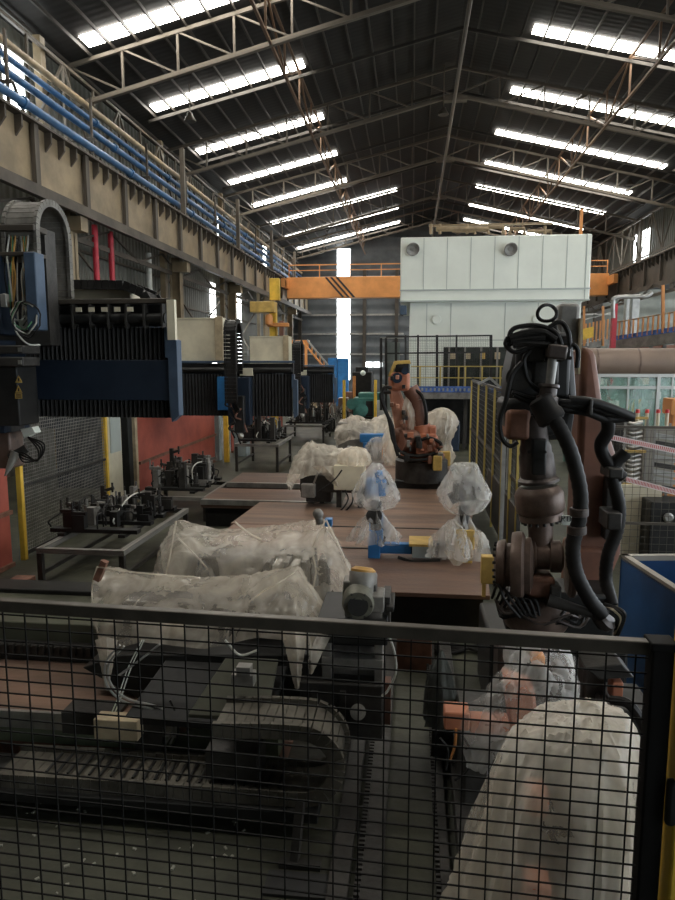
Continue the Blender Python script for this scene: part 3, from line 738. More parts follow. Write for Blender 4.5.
mo = B().lathe(PY(358, 606, 4.42), V((-.03, 1, .12)), [(.0, 0), (.055, 0), (.062, .01), (.062, -.0), (.1, .0), (.112, .03), (.112, .12), (.095, .14), (.1, .16), (.1, .36), (.085, .38)], 26)
for k in range(9): mo.cyl(PY(358, 606, 4.42)+V((-.012, .17+.02*k, .02)), PY(358, 606, 4.42)+V((-.0125, .178+.02*k, .021)), .112, n=26)
m_ = mo.build('motor', mat('grey_green_motor', (.15, .145, .112), .5, .15, .3, 6, .1), t)
B().cyl(PY(358, 606, 4.415), PY(358, 606, 4.40), .07, n=20).build('fan_grille', M['darker'], m_)
hbox(hbox(B(), 366, 597, 384, 612, .0, .2, 4.45), 344, 596, 352, 618, .02, .2, 4.45).build('terminal_box', M['grey'], m_, bevel=.008)
B().lathe(PY(362, 586, 4.6), V((.1, .3, 1)), [(.09, -.1), (.1, 0), (.1, .09), (.085, .11)], 20).build('brake_housing', M['grey'], t)
B().lathe(PY(363, 574, 4.62), V((.1, .3, 1)), [(.088, -.02), (.09, .03), (.06, .05)], 20).build('cap', M['copper'], t)
hbox(hbox(B(), 382, 600, 390, 640, .05, .3, 4.5), 386, 607, 394, 612, 0, .3, 4.5).build('motor_bracket', M['dark'], t, bevel=.005)
hbox(B(), 383, 693, 390, 736, .15, .25, 4.45).build('wiper', M['slab'], t)
for pts, m in (([(384, 625), (394, 650), (396, 672), (388, 690), (382, 696)], 'cable'), ([(120, 645), (106, 662), (107, 685), (125, 702), (160, 712), (172, 730), (165, 745)], 'galv'),
               ([(124, 646), (109, 664), (111, 684), (128, 699), (163, 709), (176, 728), (170, 744)], 'galv'), ([(160, 644), (140, 660), (118, 676)], 'galv'), ([(142, 640), (128, 668), (117, 700), (106, 726)], 'white'),
               ([(144, 640), (131, 668), (120, 700), (109, 726)], 'white'), ([(170, 700), (178, 720), (174, 745), (150, 748), (147, 765)], 'rubber'), ([(225, 640), (240, 655), (258, 650)], 'cable')):
    B().tube(spline([PY(x, y, 4.26) for x, y in pts], 6), .008 if m != 'white' else .004, 6).build('cable', M[m], t)
hbox(B(), 94, 722, 137, 739, 0, .12, 4.15).build('timber_block', M['wood'], label='pale timber block on the edge of the foreground bed', cat='block', bevel=.006)
hbox(B(), 55, 723, 110, 741, .1, .3, 4.15).box(-1.9, -1.7, 4.25, 4.3, .1, .5).build('bracket', M['dark'], t)
hbox(hbox(B(), 231, 676, 253, 687, -.0, .1, 4.2), 236, 668, 250, 677, .0, .08, 4.2).build('sensor', M['grey'], t, bevel=.004)
# dark shapes under the film
for k in range(6):
    an = k*PI/3; B().cyl(PY(358, 606, 4.415)+V((.09*math.cos(an), 0, .09*math.sin(an))), PY(358, 606, 4.40)+V((.09*math.cos(an), 0, .09*math.sin(an))), .009, n=6).build('bolt', M['dark'], m_)
for k, (px, py) in enumerate(((346, 588), (372, 592), (378, 600), (349, 598))):
    hbox(B(), px-4, py-4, px+4, py+5, .05, .2, 4.5).build('housing_lug', M['dark' if k % 2 else 'grey'], t, bevel=.012)
t2 = thing('covered_welder', 'dark welding unit hidden under the nearer plastic sheet', 'machine', (-1.4, 4.9, .8))
B().prism([PY(118, 600, 5.0), PY(222, 606, 5.0), PY(228, 650, 5.0), PY(112, 650, 5.0)], (0, .3, 0)).build('body', M['dark'], t2, bevel=.02)
B().prism([PY(232, 606, 4.88), PY(284, 600, 4.88), PY(305, 650, 4.88), PY(226, 650, 4.88)], (0, .25, 0)).build('tool_holder', M['dark'], t2, bevel=.02)
for k in range(7): B().cyl(PY(246+8*k, 632, 4.74), PY(244+8*k, 604+rnd.uniform(-3, 8), 4.82), .022, n=8).build('spindle', M['lgrey'] if k % 2 else M['dark'], t2)
hbox(B(), 165, 625, 180, 638, 0, .1, 4.76).build('valve_block', M['wood'], t2, bevel=.01)
t3 = thing('covered_welder', 'dark welding unit hidden under the farther plastic sheet', 'machine', (-1.4, 5.95, .8))
B().prism([PY(186, 558, 6.1), PY(240, 556, 6.1), PY(312, 554, 6.1), PY(318, 620, 6.1), PY(180, 620, 6.1)], (0, .3, 0)).build('body', M['dark'], t3, bevel=.02)
B().prism([PY(186, 560, 5.95), PY(202, 563, 5.95), PY(222, 590, 5.95), PY(188, 590, 5.95)], (0, .1, 0)).build('dark_cover', M['navy'], t3, bevel=.02)
hbox(hbox(B(), 300, 555, 312, 585, .0, .2, 5.9), 318, 560, 328, 600, .0, .2, 5.75).build('column', M['dark'], t3, bevel=.02)
for k in range(5): hbox(B(), 268+9*k, 556+3*(k % 2), 274+9*k, 600, -.2, .0, 5.9).build('spindle', M['lgrey'] if k % 2 else M['grey'], t3)
def rows(Rr): return [[PY(x, y, d) for x, y, d in r] for r in Rr]
fs = thing('plastic_sheet', 'translucent plastic sheet over the carriage just behind the fence rail', 'plastic sheet', PY(200, 600, 4.7), 'translucent plastic sheets')
drape(rows([[(110, 640, 5.6), (150, 640, 5.6), (205, 640, 5.55), (260, 640, 5.4), (298, 640, 5.2), (315, 640, 5.2), (330, 650, 5.2)],
            [(97, 566, 5.3), (140, 571, 5.3), (200, 577, 5.25), (255, 573, 5.1), (298, 567, 4.9), (318, 592, 4.85), (335, 622, 4.88)],
            [(90, 608, 4.85), (145, 618, 4.66), (205, 620, 4.6), (262, 612, 4.54), (296, 612, 4.45), (322, 628, 4.6), (340, 646, 4.78)],
            [(102, 655, 4.7), (140, 642, 4.55), (205, 649, 4.5), (255, 638, 4.45), (298, 642, 4.4), (325, 650, 4.55), (338, 664, 4.78)]]), M['film'], 'film', fs, amp=.03, sc=4.5)
for (xa, xb, ya, xt, yt) in ((281, 309, 632, 297, 688), (304, 331, 636, 311, 674), (95, 118, 640, 107, 690)):
    drape(rows([[(xa, ya, 4.45), ((xa+xb)/2, ya-3, 4.36), (xb, ya, 4.45)], [(xa*.62+xt*.38, ya*.6+yt*.4, 4.44), (xt, ya*.6+yt*.4, 4.36), (xb*.62+xt*.38, ya*.6+yt*.4, 4.44)], [(xt-2, yt, 4.41), (xt, yt+1, 4.4), (xt+2, yt, 4.41)]]), M['filmD'], 'hanging_tip', fs, amp=.012, sc=9)
for pts in ([(243, 607), (262, 592), (281, 581), (298, 570)], [(298, 570), (311, 590), (330, 622)], [(97, 567), (92, 590), (96, 625), (103, 652)], [(97, 567), (140, 573), (200, 578)]):
    B().tube(spline([PY(x, y, 4.63+.3*(298-x)/200 if x < 298 else 4.7) for x, y in pts], 5), .007, 5).build('film_fold', M['filmD'], fs)
fb = thing('plastic_sheet', 'translucent plastic sheet over the farther unit, with its peak beside the motor', 'plastic sheet', PY(250, 560, 5.8), 'translucent plastic sheets')
drape(rows([[(165, 590, 6.9), (185, 590, 6.9), (215, 590, 6.9), (255, 590, 6.8), (290, 590, 6.7), (320, 590, 6.6), (335, 600, 6.4), (345, 605, 6.3)],
            [(160, 545, 6.25), (177, 520, 6.35), (215, 529, 6.4), (255, 527, 6.35), (290, 523, 6.3), (325, 519, 6.1), (345, 553, 5.9), (357, 583, 5.75)],
            [(155, 565, 5.9), (175, 552, 5.75), (215, 556, 5.72), (255, 560, 5.68), (290, 556, 5.6), (322, 560, 5.5), (338, 578, 5.5), (349, 598, 5.5)],
            [(150, 583, 5.85), (172, 590, 5.62), (215, 600, 5.5), (255, 610, 5.45), (290, 615, 5.4), (318, 620, 5.3), (330, 626, 5.3), (338, 632, 5.3)]]), M['film'], 'film', fb, amp=.035, sc=4)
for pts in ([(176, 521), (172, 545), (166, 575)], [(325, 521), (313, 548), (316, 572), (310, 600)], [(326, 520), (342, 553), (354, 583)], [(178, 538), (200, 560), (212, 575)], [(235, 522), (250, 534), (262, 540)]):
    B().tube(spline([PY(x, y, 5.68) for x, y in pts], 5), .009, 5).build('film_fold', M['filmD'], fb)
t = thing('pipe_fitting', 'small steel fitting poking out above the farther plastic sheet', 'fitting', PY(320, 522, 5.9))
B().cyl(PY(320, 524, 5.9), PY(318, 513, 5.9), .035, n=10).ball(PY(318, 514, 5.9), .05).build('body', M['grey'], t)
hbox(B(), 325, 519, 332, 526, -.02, .06, 5.9).build('clip', M['blue'], t)
t = thing('tie_bracket', 'short rusty bracket sticking up at the left end of the nearer plastic sheet', 'bracket', PY(101, 575, 4.95))
B().bar(PY(97, 580, 4.95), PY(105, 561, 4.95), .05).build('body', M['rust'], t)
# ---- cable carrier loop
t = thing('cable_carrier', 'large dusty cable carrier loop lying before the foreground bed', 'cable carrier', (-.9, 4.0, .2))
dusty = mat('dusty_carrier', (.10, .09, .07), .65, 0, .35, 5, .1)
zt_, zb_ = .70, .25; rr = (zt_-zb_)/2; xc = -.43-rr
path = [(-1.22, 0, zt_-.02), (xc-.2, 0, zt_)]+[(xc+rr*math.cos(PI/2-PI*k/14), 0, (zt_+zb_)/2+rr*math.sin(PI/2-PI*k/14)) for k in range(15)]+[(-1.8, 0, zb_-.01), (-2.75, 0, zb_-.02)]
ch = chain(resample(path, .062), 3.88, 4.24, .06, .05)
ch.build('link_band', dusty, t)
slots = B()
for k in range(22): slots.box(-2.4+.075*k, -2.385+.075*k, 3.95, 4.17, zb_+.018, zb_+.03)
slots.build('slot_marks', M['darker'], t)
B().box(-3.4, -.55, 3.84, 4.26, .12, .19).build('tray', M['darker'], t, bevel=.006)
for x in (-3.2, -1.9, -.75): rod('tray_leg', M['dark'], (x, 4.05, 0), (x, 4.05, .12), .08, .08, t)
B().box(-1.3, -.95, 3.95, 4.2, .3, .5).build('anchor_block', M['dark'], t, bevel=.01)
# foot post and sump
B().box(-.8, -.42, 3.38, 3.56, .003, .02).build('sump_cover', M['black'], label='black square sump hole cover in the floor below the carrier loop', cat='cover')
t = thing('floor_stand', 'thin dark stand leg rising from the floor sump to the carrier loop', 'stand', (-.66, 3.62, 0))
B().bar((-.66, 3.62, 0), (-.64, 3.75, .34), .05).bar((-.75, 3.62, .02), (-.5, 3.62, .02), .05, .04).build('leg', M['dark'], t)
# ---- rails in the pit
t = thing('floor_rail', 'left floor rail with a toothed rack running away through the pit', 'rail', (-.3, 5, 0), 'pit rails')
B().box(-.44, -.32, 2.4, 6.9, 0, .05).box(-.27, -.13, 2.4, 6.9, 0, .06).build('strip', M['dark'], t, bevel=.006)
bb = B()
for k in range(110): bb.box(-.285, -.25, 2.4+.04*k, 2.42+.04*k, .0, .075)
bb.build('rack_teeth', M['dark'], t)
t = thing('floor_rail', 'right floor rail with a toothed rack beside the wrapped robot foot', 'rail', (.25, 5, 0), 'pit rails')
B().box(.2, .26, 2.4, 6.9, 0, .06).box(.31, .42, 2.4, 6.9, 0, .14).build('strip', M['dark'], t, bevel=.006)
bb = B()
for k in range(110): bb.box(.175, .2, 2.4+.04*k, 2.42+.04*k, .0, .07)
bb.build('rack_teeth', M['dark'], t)
# debris on the floor
bb = B(); r = random.Random(4)
for k in range(55):
    x = r.uniform(-3, -.9); y = r.uniform(3.2, 4.0); s = r.uniform(.005, .016)
    bb.obox((x, y, s*.3), (s*2, s, s*.6), Matrix.Rotation(r.uniform(0, 3), 3, 'Z'))
bb.build('litter', M['olive'], label='pale scraps scattered on the dark concrete floor', cat='litter', kind='stuff')
# ---- central deck
t = thing('deck', 'rusty brown steel deck in the middle of the cell with shade painted black under its front edge', 'platform', (-.5, 9, 0))
for k, (ya, yb) in enumerate(((7.1, 8.75), (8.76, 9.9), (9.91, 11.5))):
    xl = -2.75 if k else -1.9
    B().prism([(xl if k else -1.5, ya, .45), (.86, ya, .45), (.98+.05*k, yb, .45), (-2.75+.05*k if k else -2.4, yb, .45)], (0, 0, .05+.006*k)).build('plate', M['deck2' if k == 0 else 'deck'], t, bevel=.006)
B().box(-1.2, .9, 11.52, 20, .45, .5).build('plate', M['deck'], t)
B().box(-2.3, .8, 7.2, 11.45, .0, .45).box(-1.15, .85, 11.55, 19.9, 0, .45).build('base', M['darker'], t)  # near-black base paints the shadow below the deck plates
B().box(-2.2, -.2, 8.74, 8.78, .505, .512).box(-1.2, 1.0, 9.88, 9.92, .505, .515).build('seam', M['darker'], t)
t = thing('floor_cable', 'bundle of dark cables on the floor in front of the deck edge', 'cables', (.4, 6.8, 0))
for k in range(6):
    B().tube(spline([(-.2, 6.6+.06*k, .03), (.1, 6.85-.04*k, .04), (.4, 6.65+.05*k, .03), (.8, 6.9-.05*k, .05), (1.0, 6.7, .06)], 6), .014, 6).build('cable', M['rubber'], t)
# ---- rear beds on the left
for k, (ya, yb, nm) in enumerate(((11.6, 12.75, 'nearer'), (13.3, 14.6, 'farther'))):
    t = thing('rear_bed', 'brown machine bed with bright steel edge left of the deck, %s one' % nm, 'machine bed', (-3, ya, 0), 'rear machine beds')
    B().box(-3.75, -1.7, ya, yb, .36, .5).build('deck_plate', M['deck2'], t)
    B().box(-3.75, -1.7, ya-.03, ya+.05, .42, .515).build('edge_strip', M['lgrey'], t)
    B().box(-3.7, -1.75, ya+.08, yb, 0, .36).build('base', M['darker'], t)
# ---- positioner with two wrapped heads
y = 8.35
t = thing('weld_positioner', 'bright blue weld positioner frame on the brown deck between the wrapped heads', 'positioner', (0, y, .5))
hbox(hbox(B(), 369, 515, 383, 546, 0, .16, y), 368, 542, 380, 559, -.02, .2, y).build('column', M['blue'], t, bevel=.012)
hbox(B(), 378, 545, 412, 554, .03, .14, y).build('cross_beam', M['blue'], t, bevel=.008)
hbox(B(), 410, 544, 452, 555, .03, .16, y).build('dark_beam', M['navy'], t, bevel=.008)
hbox(B(), 412, 545, 431, 556, -.08, .06, y).build('control_box', M['greyblue'], t, bevel=.006)
a = PY(409, 546, y-.05); b = PY(433, 538, y)
B().box(a.x, b.x, y-.08, y+.32, a.z, a.z+.035).build('top_pad', M['ochre'], t, bevel=.004)
B().tube(spline([PY(378, 522, y-.02), PY(385, 532, y-.05), PY(383, 545, y-.05)]), .014, 6).build('hose', M['rubber'], t)
B().tube(spline([PY(398, 557, y-.05), PY(415, 562, y-.1), PY(440, 560, y-.05)]), .02, 6).build('hose', M['rubber'], t)
B().cyl(PY(374, 516, y-.08), PY(374, 516, y+.1), .1, n=16).build('joint', M['dark'], t)
def wrapped(px, py, y, s, label, seed, inner, wide=.3, skirt=.42, tall=.62):
    c = PY(px, py, y)
    t = thing('wrapped_head', label, 'wrapped tool head', c, 'plastic wrapped tool heads')
    B().cyl(c+V((0, 0, -.25)), c+V((0, 0, .12)), .07).build('neck', M['dark'], t)
    B().obox(c+V((0, 0, .3)), (.26*s, .2, .22)).build('gear_case', inner, t, bevel=.03)
    B().cyl(c+V((-.16*s, -.02, .2)), c+V((.14*s, .02, .38)), .075).build('motor', M['dark'], t)
    B().cyl(c+V((.05, 0, .3)), c+V((.02, 0, .5)), .06, n=10).build('top_motor', inner, t)
    bag(c, [(.055, .0), (.15*s, .02), (wide*.9, .09), (wide, .17), (wide*.84, .32), (wide*.52, tall*.8), (.05, tall)] if s == 1 else [(.055, .0), (.16, .03), (wide*.8, .11), (wide, .24), (wide*.93, .36), (wide*.62, .53), (.14, tall*.97), (.03, tall)], M['filmC'], 'film_bag', t, seed, lump=.1, folds=5)
    bag(c+V((0, 0, .01)), [(.27*s, -skirt), (.24*s, -skirt*.8), (.17*s, -skirt*.4), (.09, -.06), (.055, .02)], M['filmC'], 'film_skirt', t, seed+3, lump=.5, folds=7)
    return t
wrapped(376, 510, y, 1, 'plastic wrapped tool head standing on the blue positioner column', 1.3, M['blue'], .29, .42, .6)
wr = wrapped(464, 515, y, 1.1, 'rounder plastic wrapped tool head at the right end of the positioner', 5.2, M['dark'], .32, .55, .66)
bag(PY(452, 520, y-.12), [(.24, -.45), (.2, -.3), (.13, -.12), (.04, .0)], M['filmC'], 'film_skirt', wr, 2.2, lump=.5, folds=6)
t = thing('stop_block', 'ochre block with film over it below the rounder wrapped head', 'block', PY(464, 547, y-.1))
hbox(B(), 455, 528, 474, 547, -.12, .1, y).build('body', M['ochre'], t, bevel=.012)
hbox(B(), 461, 547, 472, 566, -.1, .0, y).build('foot', M['ochre'], t, bevel=.01)
B().prism([PY(442, 549, y-.2), PY(460, 553, y-.24), PY(466, 560, y-.22), PY(456, 569, y-.22)], (0, .02, 0)).build('torn_film', M['filmD'], t)
# ---- second covered machine on the left edge of the deck
y = 11.3
t = thing('covered_machine', 'dark welding machine with a cream control box, half covered by film left of the deck', 'machine', (-1.4, y, .5))
hbox(B(), 335, 464, 365, 488, -.2, .3, y).build('control_box', M['cream'], t, bevel=.015)
hbox(hbox(B(), 300, 476, 360, 492, 0, .6, y), 305, 492, 330, 503, .1, .5, y).build('base', M['dark'], t, bevel=.015)
hbox(hbox(B(), 337, 488, 342, 512, -.1, 0, y), 358, 488, 363, 512, -.1, 0, y).build('leg', M['dark'], t)
hbox(B(), 302, 483, 316, 496, -.15, 0, y).build('motor', M['grey'], t, bevel=.02)
B().prism([PY(300, 474, y+.2), PY(312, 450, y+.2), PY(350, 458, y+.2), PY(360, 476, y+.2)], (0, .4, 0)).build('body', M['grey'], t, bevel=.03)
B().bar(PY(312, 488, y-.1), PY(318, 472, y-.1), .03).build('lever', M['lgrey'], t)
for pts in ([(345, 490), (348, 500), (338, 512), (318, 514), (300, 519), (283, 522)], [(352, 490), (352, 503), (340, 514), (322, 512)], [(342, 470), (334, 480), (318, 492)]):
    B().tube(spline([PY(x, yy, y-.3) for x, yy in pts], 6), .014, 6).build('cable', M['rubber'], t)
f2 = thing('plastic_sheet', 'crumpled plastic sheet over the machine with the cream control box', 'plastic sheet', PY(330, 460, y), 'translucent plastic sheets')
drape(rows([[(290, 480, y+1.2), (315, 470, y+1.2), (340, 465, y+1.2), (370, 465, y+1.2)], [(298, 452, y+.4), (312, 440, y+.3), (340, 448, y+.3), (366, 450, y+.3)],
            [(290, 466, y+.1), (312, 455, y), (338, 456, y+.02), (368, 458, y)], [(288, 482, y), (308, 476, y-.12), (334, 470, y-.15), (366, 468, y-.15)]]), M['filmD'], 'film', f2, amp=.09, sc=2.6)
for (xa, xb, ya, xt, yt) in ((312, 334, 466, 338, 488), (286, 300, 474, 290, 490)):
    drape(rows([[(xa, ya, y-.15), ((xa+xb)/2, ya, y-.3), (xb, ya, y-.15)], [((xa+xt)/2, (ya+yt)/2, y-.16), (xt-4, (ya+yt)/2, y-.28), ((xb+xt)/2, (ya+yt)/2, y-.16)], [(xt-2, yt, y-.2), (xt, yt, y-.2), (xt+2, yt, y-.2)]]), M['filmD'], 'hanging_tip', f2, amp=.03, sc=6)
bag(PY(354, 464, y), [(.28, 0), (.3, .1), (.22, .24), (.04, .3)], M['filmD'], 'film_bunch', f2, 8.1, lump=.2)
# ---- third covered machine beyond it, with a blue frame
y = 16.5
t = thing('covered_machine', 'film covered machine with a blue frame behind the cream control box', 'machine', (-1, y, .5))
hbox(hbox(B(), 360, 434, 386, 442, -.1, .3, y), 363, 442, 367, 470, -.1, .1, y).build('frame', M['blue'], t, bevel=.02)
hbox(B(), 382, 442, 387, 460, -.15, .05, y).build('orange_leg', M['orange'], t, bevel=.02)
hbox(hbox(B(), 336, 424, 372, 470, .4, .8, y), 350, 452, 388, 472, .1, .7, y).build('body', M['grey'], t, bevel=.03)
drape(rows([[(334, 440, y+1.5), (350, 436, y+1.5), (372, 436, y+1.5), (394, 440, y+1.5)], [(340, 420, y+.7), (352, 415, y+.6), (370, 419, y+.6), (390, 412, y+.6)],
            [(335, 432, y+.2), (352, 430, y+.1), (372, 432, y+.1), (392, 428, y+.2)], [(336, 446, y+.2), (350, 440, y), (374, 436, y), (396, 448, y+.1)]]), M['filmD'], 'film', t, amp=.1, sc=2.4)
bag(PY(378, 462, y-.3), [(.3, -.3), (.42, 0), (.36, .3), (.2, .55), (.05, .62)], M['filmC'], 'film_bag', t, 3.3, lump=.2)
bag(PY(350, 462, y-.2), [(.3, -.3), (.36, 0), (.3, .2), (.05, .4)], M['filmC'], 'film_bag', t, 4.3, lump=.2)
bag(PY(393, 452, y-.4), [(.12, -.5), (.24, -.1), (.22, .4), (.04, .85)], M['filmD'], 'film_bag', t, 6.3, lump=.25)
# ---- film wrapped column right of the orange robot
y = 15.5
t = thing('wrapped_column', 'tall knobbly plastic wrapped column right of the orange robot', 'wrapped machine', PY(441, 455, y))
B().cyl(PY(441, 470, y), PY(441, 422, y), .14).build('core', M['grey'], t)
c = PY(441, 458, y)
bag(c, [(.24, -.15), (.28, .1), (.19, .35), (.24, .5), (.32, .75), (.29, 1.0), (.15, 1.12), (.03, 1.16)], M['filmD'], 'film_bag', t, 2.7, lump=.28, folds=5)
hbox(B(), 436, 450, 450, 464, -.3, 0, y).build('yellow_foot', M['ochre'], t, bevel=.02)
# ================================================================ orange robot in the middle
y = 13.4
def chainhull(bb, pts, n=14):
    for (p, r), (q, s) in zip(pts, pts[1:]): bb.cyl(p, q, r, s, n)
    return bb
t = thing('welding_robot', 'faded orange welding robot with drooping hoses on a dark round pedestal', 'robot', (.2, y, .5))
c = PZ(421, 492, .5); c.y = y; cx = c.x+.01
hbox(B(), 395, 479, 447, 500, -.3, .8, y).build('plinth', M['darker'], t, bevel=.02)
B().lathe((cx, y+.1, PY(420, 478, y).z), (0, 0, 1), [(.52, -.05), (.52, .36), (.46, .4), (.46, .44), (.3, .46)], 28).build('pedestal', M['dark'], t)
z0 = PY(420, 458, y).z
B().lathe((cx+.02, y+.05, z0), (0, 0, 1), [(.42, -.05), (.44, .08), (.34, .12), (.3, .2)], 24).obox((cx+.1, y-.2, z0+.28), (.42, .5, .34)).build('turret', M['robot'], t, bevel=.02)
hbox(B(), 432, 452, 441, 466, -.6, -.3, y).build('stop', M['ochre'], t, bevel=.02)
hbox(hbox(B(), 416, 432, 436, 446, -.35, .1, y), 428, 425, 436, 433, -.3, .0, y).build('gear_housing', M['robot'], t, bevel=.03)
B().cyl(PY(400, 441, y-.35), PY(416, 441, y-.2), .22, n=18).build('shoulder_motor', M['slab'], t)
B().prism([PY(397, 440, y-.2), PY(412, 441, y-.2), PY(410, 418, y-.2), (PY(401, 393, y-.2)), PY(394, 375, y-.2), PY(388, 377, y-.2), PY(390, 400, y-.2), PY(394, 424, y-.2)], (0, .3, 0)).build('lower_arm', M['salmon'], t, bevel=.04)
B().ball(PY(403, 436, y-.1), (.24, .24, .22)).build('shoulder', M['rust'], t)
hbox(B(), 391, 372, 410, 390, -.35, .25, y).build('elbow', M['robot'], t, bevel=.06)
hbox(B(), 396, 362, 410, 374, -.3, .3, y).build('upper_motor', M['darker'], t, bevel=.03)
B().prism([PY(388, 376, y-.3), PY(394, 361, y-.3), PY(410, 360, y-.3), PY(411, 364, y-.3), PY(396, 365, y-.3), PY(391, 377, y-.3)], (0, .5, 0)).build('guard', M['ochre'], t, bevel=.01)
B().cyl(PY(397, 378, y-.4), PY(397, 378, y-.1), .1, n=14).cyl(PY(405, 371, y-.42), PY(405, 371, y-.1), .07, n=12).build('motor_cap', M['navy'], t)
chainhull(B(), [(PY(410, 388, y-.1), .16), (PY(417, 400, y-.1), .15), (PY(421, 425, y-.1), .13), (PY(424, 440, y-.1), .12)]).build('forearm', M['slab'], t)
chainhull(B(), [(PY(422, 425, y-.15), .16), (PY(424, 436, y-.15), .16)]).build('wrist', M['robot'], t)
B().tube(spline([PY(415, 390, y-.2), PY(422, 396, y-.25), PY(426, 412, y-.25), PY(426, 430, y-.2)]), .035, 8).build('hose', M['rubber'], t)
bag(PY(409, 425, y-.1), [(.1, -.3), (.16, 0), (.15, .35), (.04, .6)], M['filmD'], 'film_wrap', t, 7.7, lump=.25)
for k in range(22):
    r_ = rnd; px = r_.uniform(405, 440); py = r_.uniform(432, 457); w_ = r_.uniform(1, 3.2); hh = r_.uniform(1, 4)
    hbox(B(), px-w_, py-hh, px+w_, py+hh, -.55, -.3, y).build('drive_block', M[('robot', 'dark', 'slab', 'darker', 'rust', 'grey')[k % 6]], t, bevel=.015)
for k in range(10):
    px = 388+rnd.uniform(0, 20); py = 366+rnd.uniform(0, 60)
    hbox(B(), px-1.5, py-2, px+2, py+2, -.42, -.2, y).build('arm_fitting', M[('darker', 'rust', 'dark', 'salmon')[k % 4]], t, bevel=.01)
for pts in ([(392, 388), (384, 388), (383, 402), (389, 420), (393, 440), (400, 452)], [(391, 392), (381, 394), (385, 410), (392, 425), (395, 445), (398, 456)], [(400, 452), (415, 456), (432, 454), (438, 452)],
            [(398, 456), (412, 460), (430, 459)], [(436, 452), (441, 444), (430, 438), (420, 440)]):
    B().tube(spline([PY(a, b, y-.5) for a, b in pts], 7), .034, 8).build('hose', M['rubber'], t)
# ================================================================ big grey robot with its dress pack on the right
Y = 5.0
t = thing('large_robot', 'large greasy robot arm hanging down on the right, wrapped in thick black hoses', 'robot', PY(560, 610, Y))
P = lambda a, b, d=0: PY(a, b, Y+d)
def disc(px, py, d, axis, prof, n=28): return B().lathe(P(px, py, d), axis, prof, n)
B().prism([P(582, 345, .5), P(596, 350, .5), P(606, 420, .5), P(622, 470, .5), P(622, 555, .5), P(612, 580, .5), P(592, 590, .5), P(574, 575, .5), P(577, 480, .5)], (0, .35, 0)).build('link_arm', M['slab'], t, bevel=.05)
hbox(B(), 604, 478, 617, 540, 0, .12, Y+.4).build('link_cover', M['dark'], t, bevel=.01)
hbox(B(), 557, 303, 581, 350, 0, .15, Y+.45).build('shoulder_plate', M['grey'], t, bevel=.03)
hbox(B(), 578, 318, 583, 374, 0, .1, Y+.4).build('edge_strip', M['wood'], t)
# upper housing
B().prism([P(516, 345, .1), P(533, 323, .1), P(556, 326, .1), P(574, 342, .1), P(578, 400, .1), P(572, 440, .1), P(520, 442, .1), P(508, 420, .1), P(510, 372, .1)], (0, .5, 0)).build('upper_housing', M['darker'], t, bevel=.05)
B().prism([P(504, 400, .05), P(540, 395, .05), P(560, 420, .05), P(558, 436, .05), P(506, 437, .05)], (0, .5, 0)).build('gear_case', M['darker'], t, bevel=.04)
hbox(B(), 516, 332, 574, 398, .04, .3, Y).build('control_block', M['black'], t, bevel=.03)
hbox(B(), 530, 438, 546, 474, -.06, .05, Y).build('forearm_box', M['darker'], t, bevel=.015)
hbox(B(), 506, 410, 531, 440, -.02, .3, Y).build('rust_cover', M['rust'], t, bevel=.03)
hbox(hbox(B(), 526, 345, 545, 362, -.05, .15, Y), 532, 360, 560, 385, .0, .2, Y).build('motor', M['dark'], t, bevel=.02)
B().cyl(P(519, 378, .1), P(519, 378, -.08), .09, n=20).cyl(P(560, 352, .1), P(560, 352, -.05), .07, n=18).build('motor_flange', M['dark'], t)
for k in range(6): B().cyl(P(560+5*(k % 3), 338+20*(k//3), .1), P(560+5*(k % 3), 338+20*(k//3), .03), .014, n=8).build('bolt', M['grime'], t)
# balance cylinder
B().cyl(P(553, 350, -.1), P(548, 402, -.12), .03, n=20).build('cylinder_rod', M['grey'], t)
B().cyl(P(556, 362, -.08), P(552, 390, -.09), .012, n=8).build('rod_pipe', M['galv'], t)
bb = B().obox(P(556, 352, -.1), (.13, .14, .1), Matrix.Rotation(.12, 3, 'Y'))
bb.build('rod_clamp', M['grime'], t, bevel=.015)
B().lathe(P(549, 384, -.12), P(546, 408, -.13)-P(549, 384, -.12), [(.07, 0), (.075, .02), (.06, .03), (.06, .08), (.075, .09), (.078, .15), (.06, .17), (.05, .19)], 20).build('cylinder_body', M['grime'], t)
# forearm and in-line wrist
ax = P(541, 520)-P(533, 440)
B().lathe(P(532, 415, .08), ax, [(.07, 0), (.1, .04), (.1, .2), (.115, .24), (.115, .28), (.125, .3), (.13, .44), (.125, .46), (.15, .48), (.15, .5)], 30).build('forearm', M['grime'], t)
fa = B().lathe(P(538, 486, .06), ax, [(.14, 0), (.165, .03), (.178, .06), (.178, .17), (.17, .19), (.155, .2), (.16, .21), (.16, .25)], 32).build('wrist_ring', M['brown'], t)
bb = B(); u, w_ = frame_of(ax); c = P(541, 519, .06)
for k in range(16):
    q = c+(u*math.cos(k*PI/8)+w_*math.sin(k*PI/8))*.135; bb.cyl(q-ax.normalized()*.03, q+ax.normalized()*.025, .013, n=7)
bb.build('ring_bolts', M['darker'], t)
for k in range(5): B().cyl(P(529+4*k, 452+8*(k % 2), -.08), P(529+4*k, 452+8*(k % 2), -.03), .012, n=8).build('bolt', M['darker'], t)
B().cyl(P(540, 518, .05), P(542, 566, .02), .095, .08, n=22).build('wrist_neck', M['brown'], t)
B().lathe(P(542, 556, .0), V((1, -.12, .05)), [(.1, -.19), (.125, -.17), (.125, -.05), (.1, -.04), (.1, .05), (.12, .06), (.12, .13), (.08, .15)], 26).build('wrist_joint', M['brown'], t)
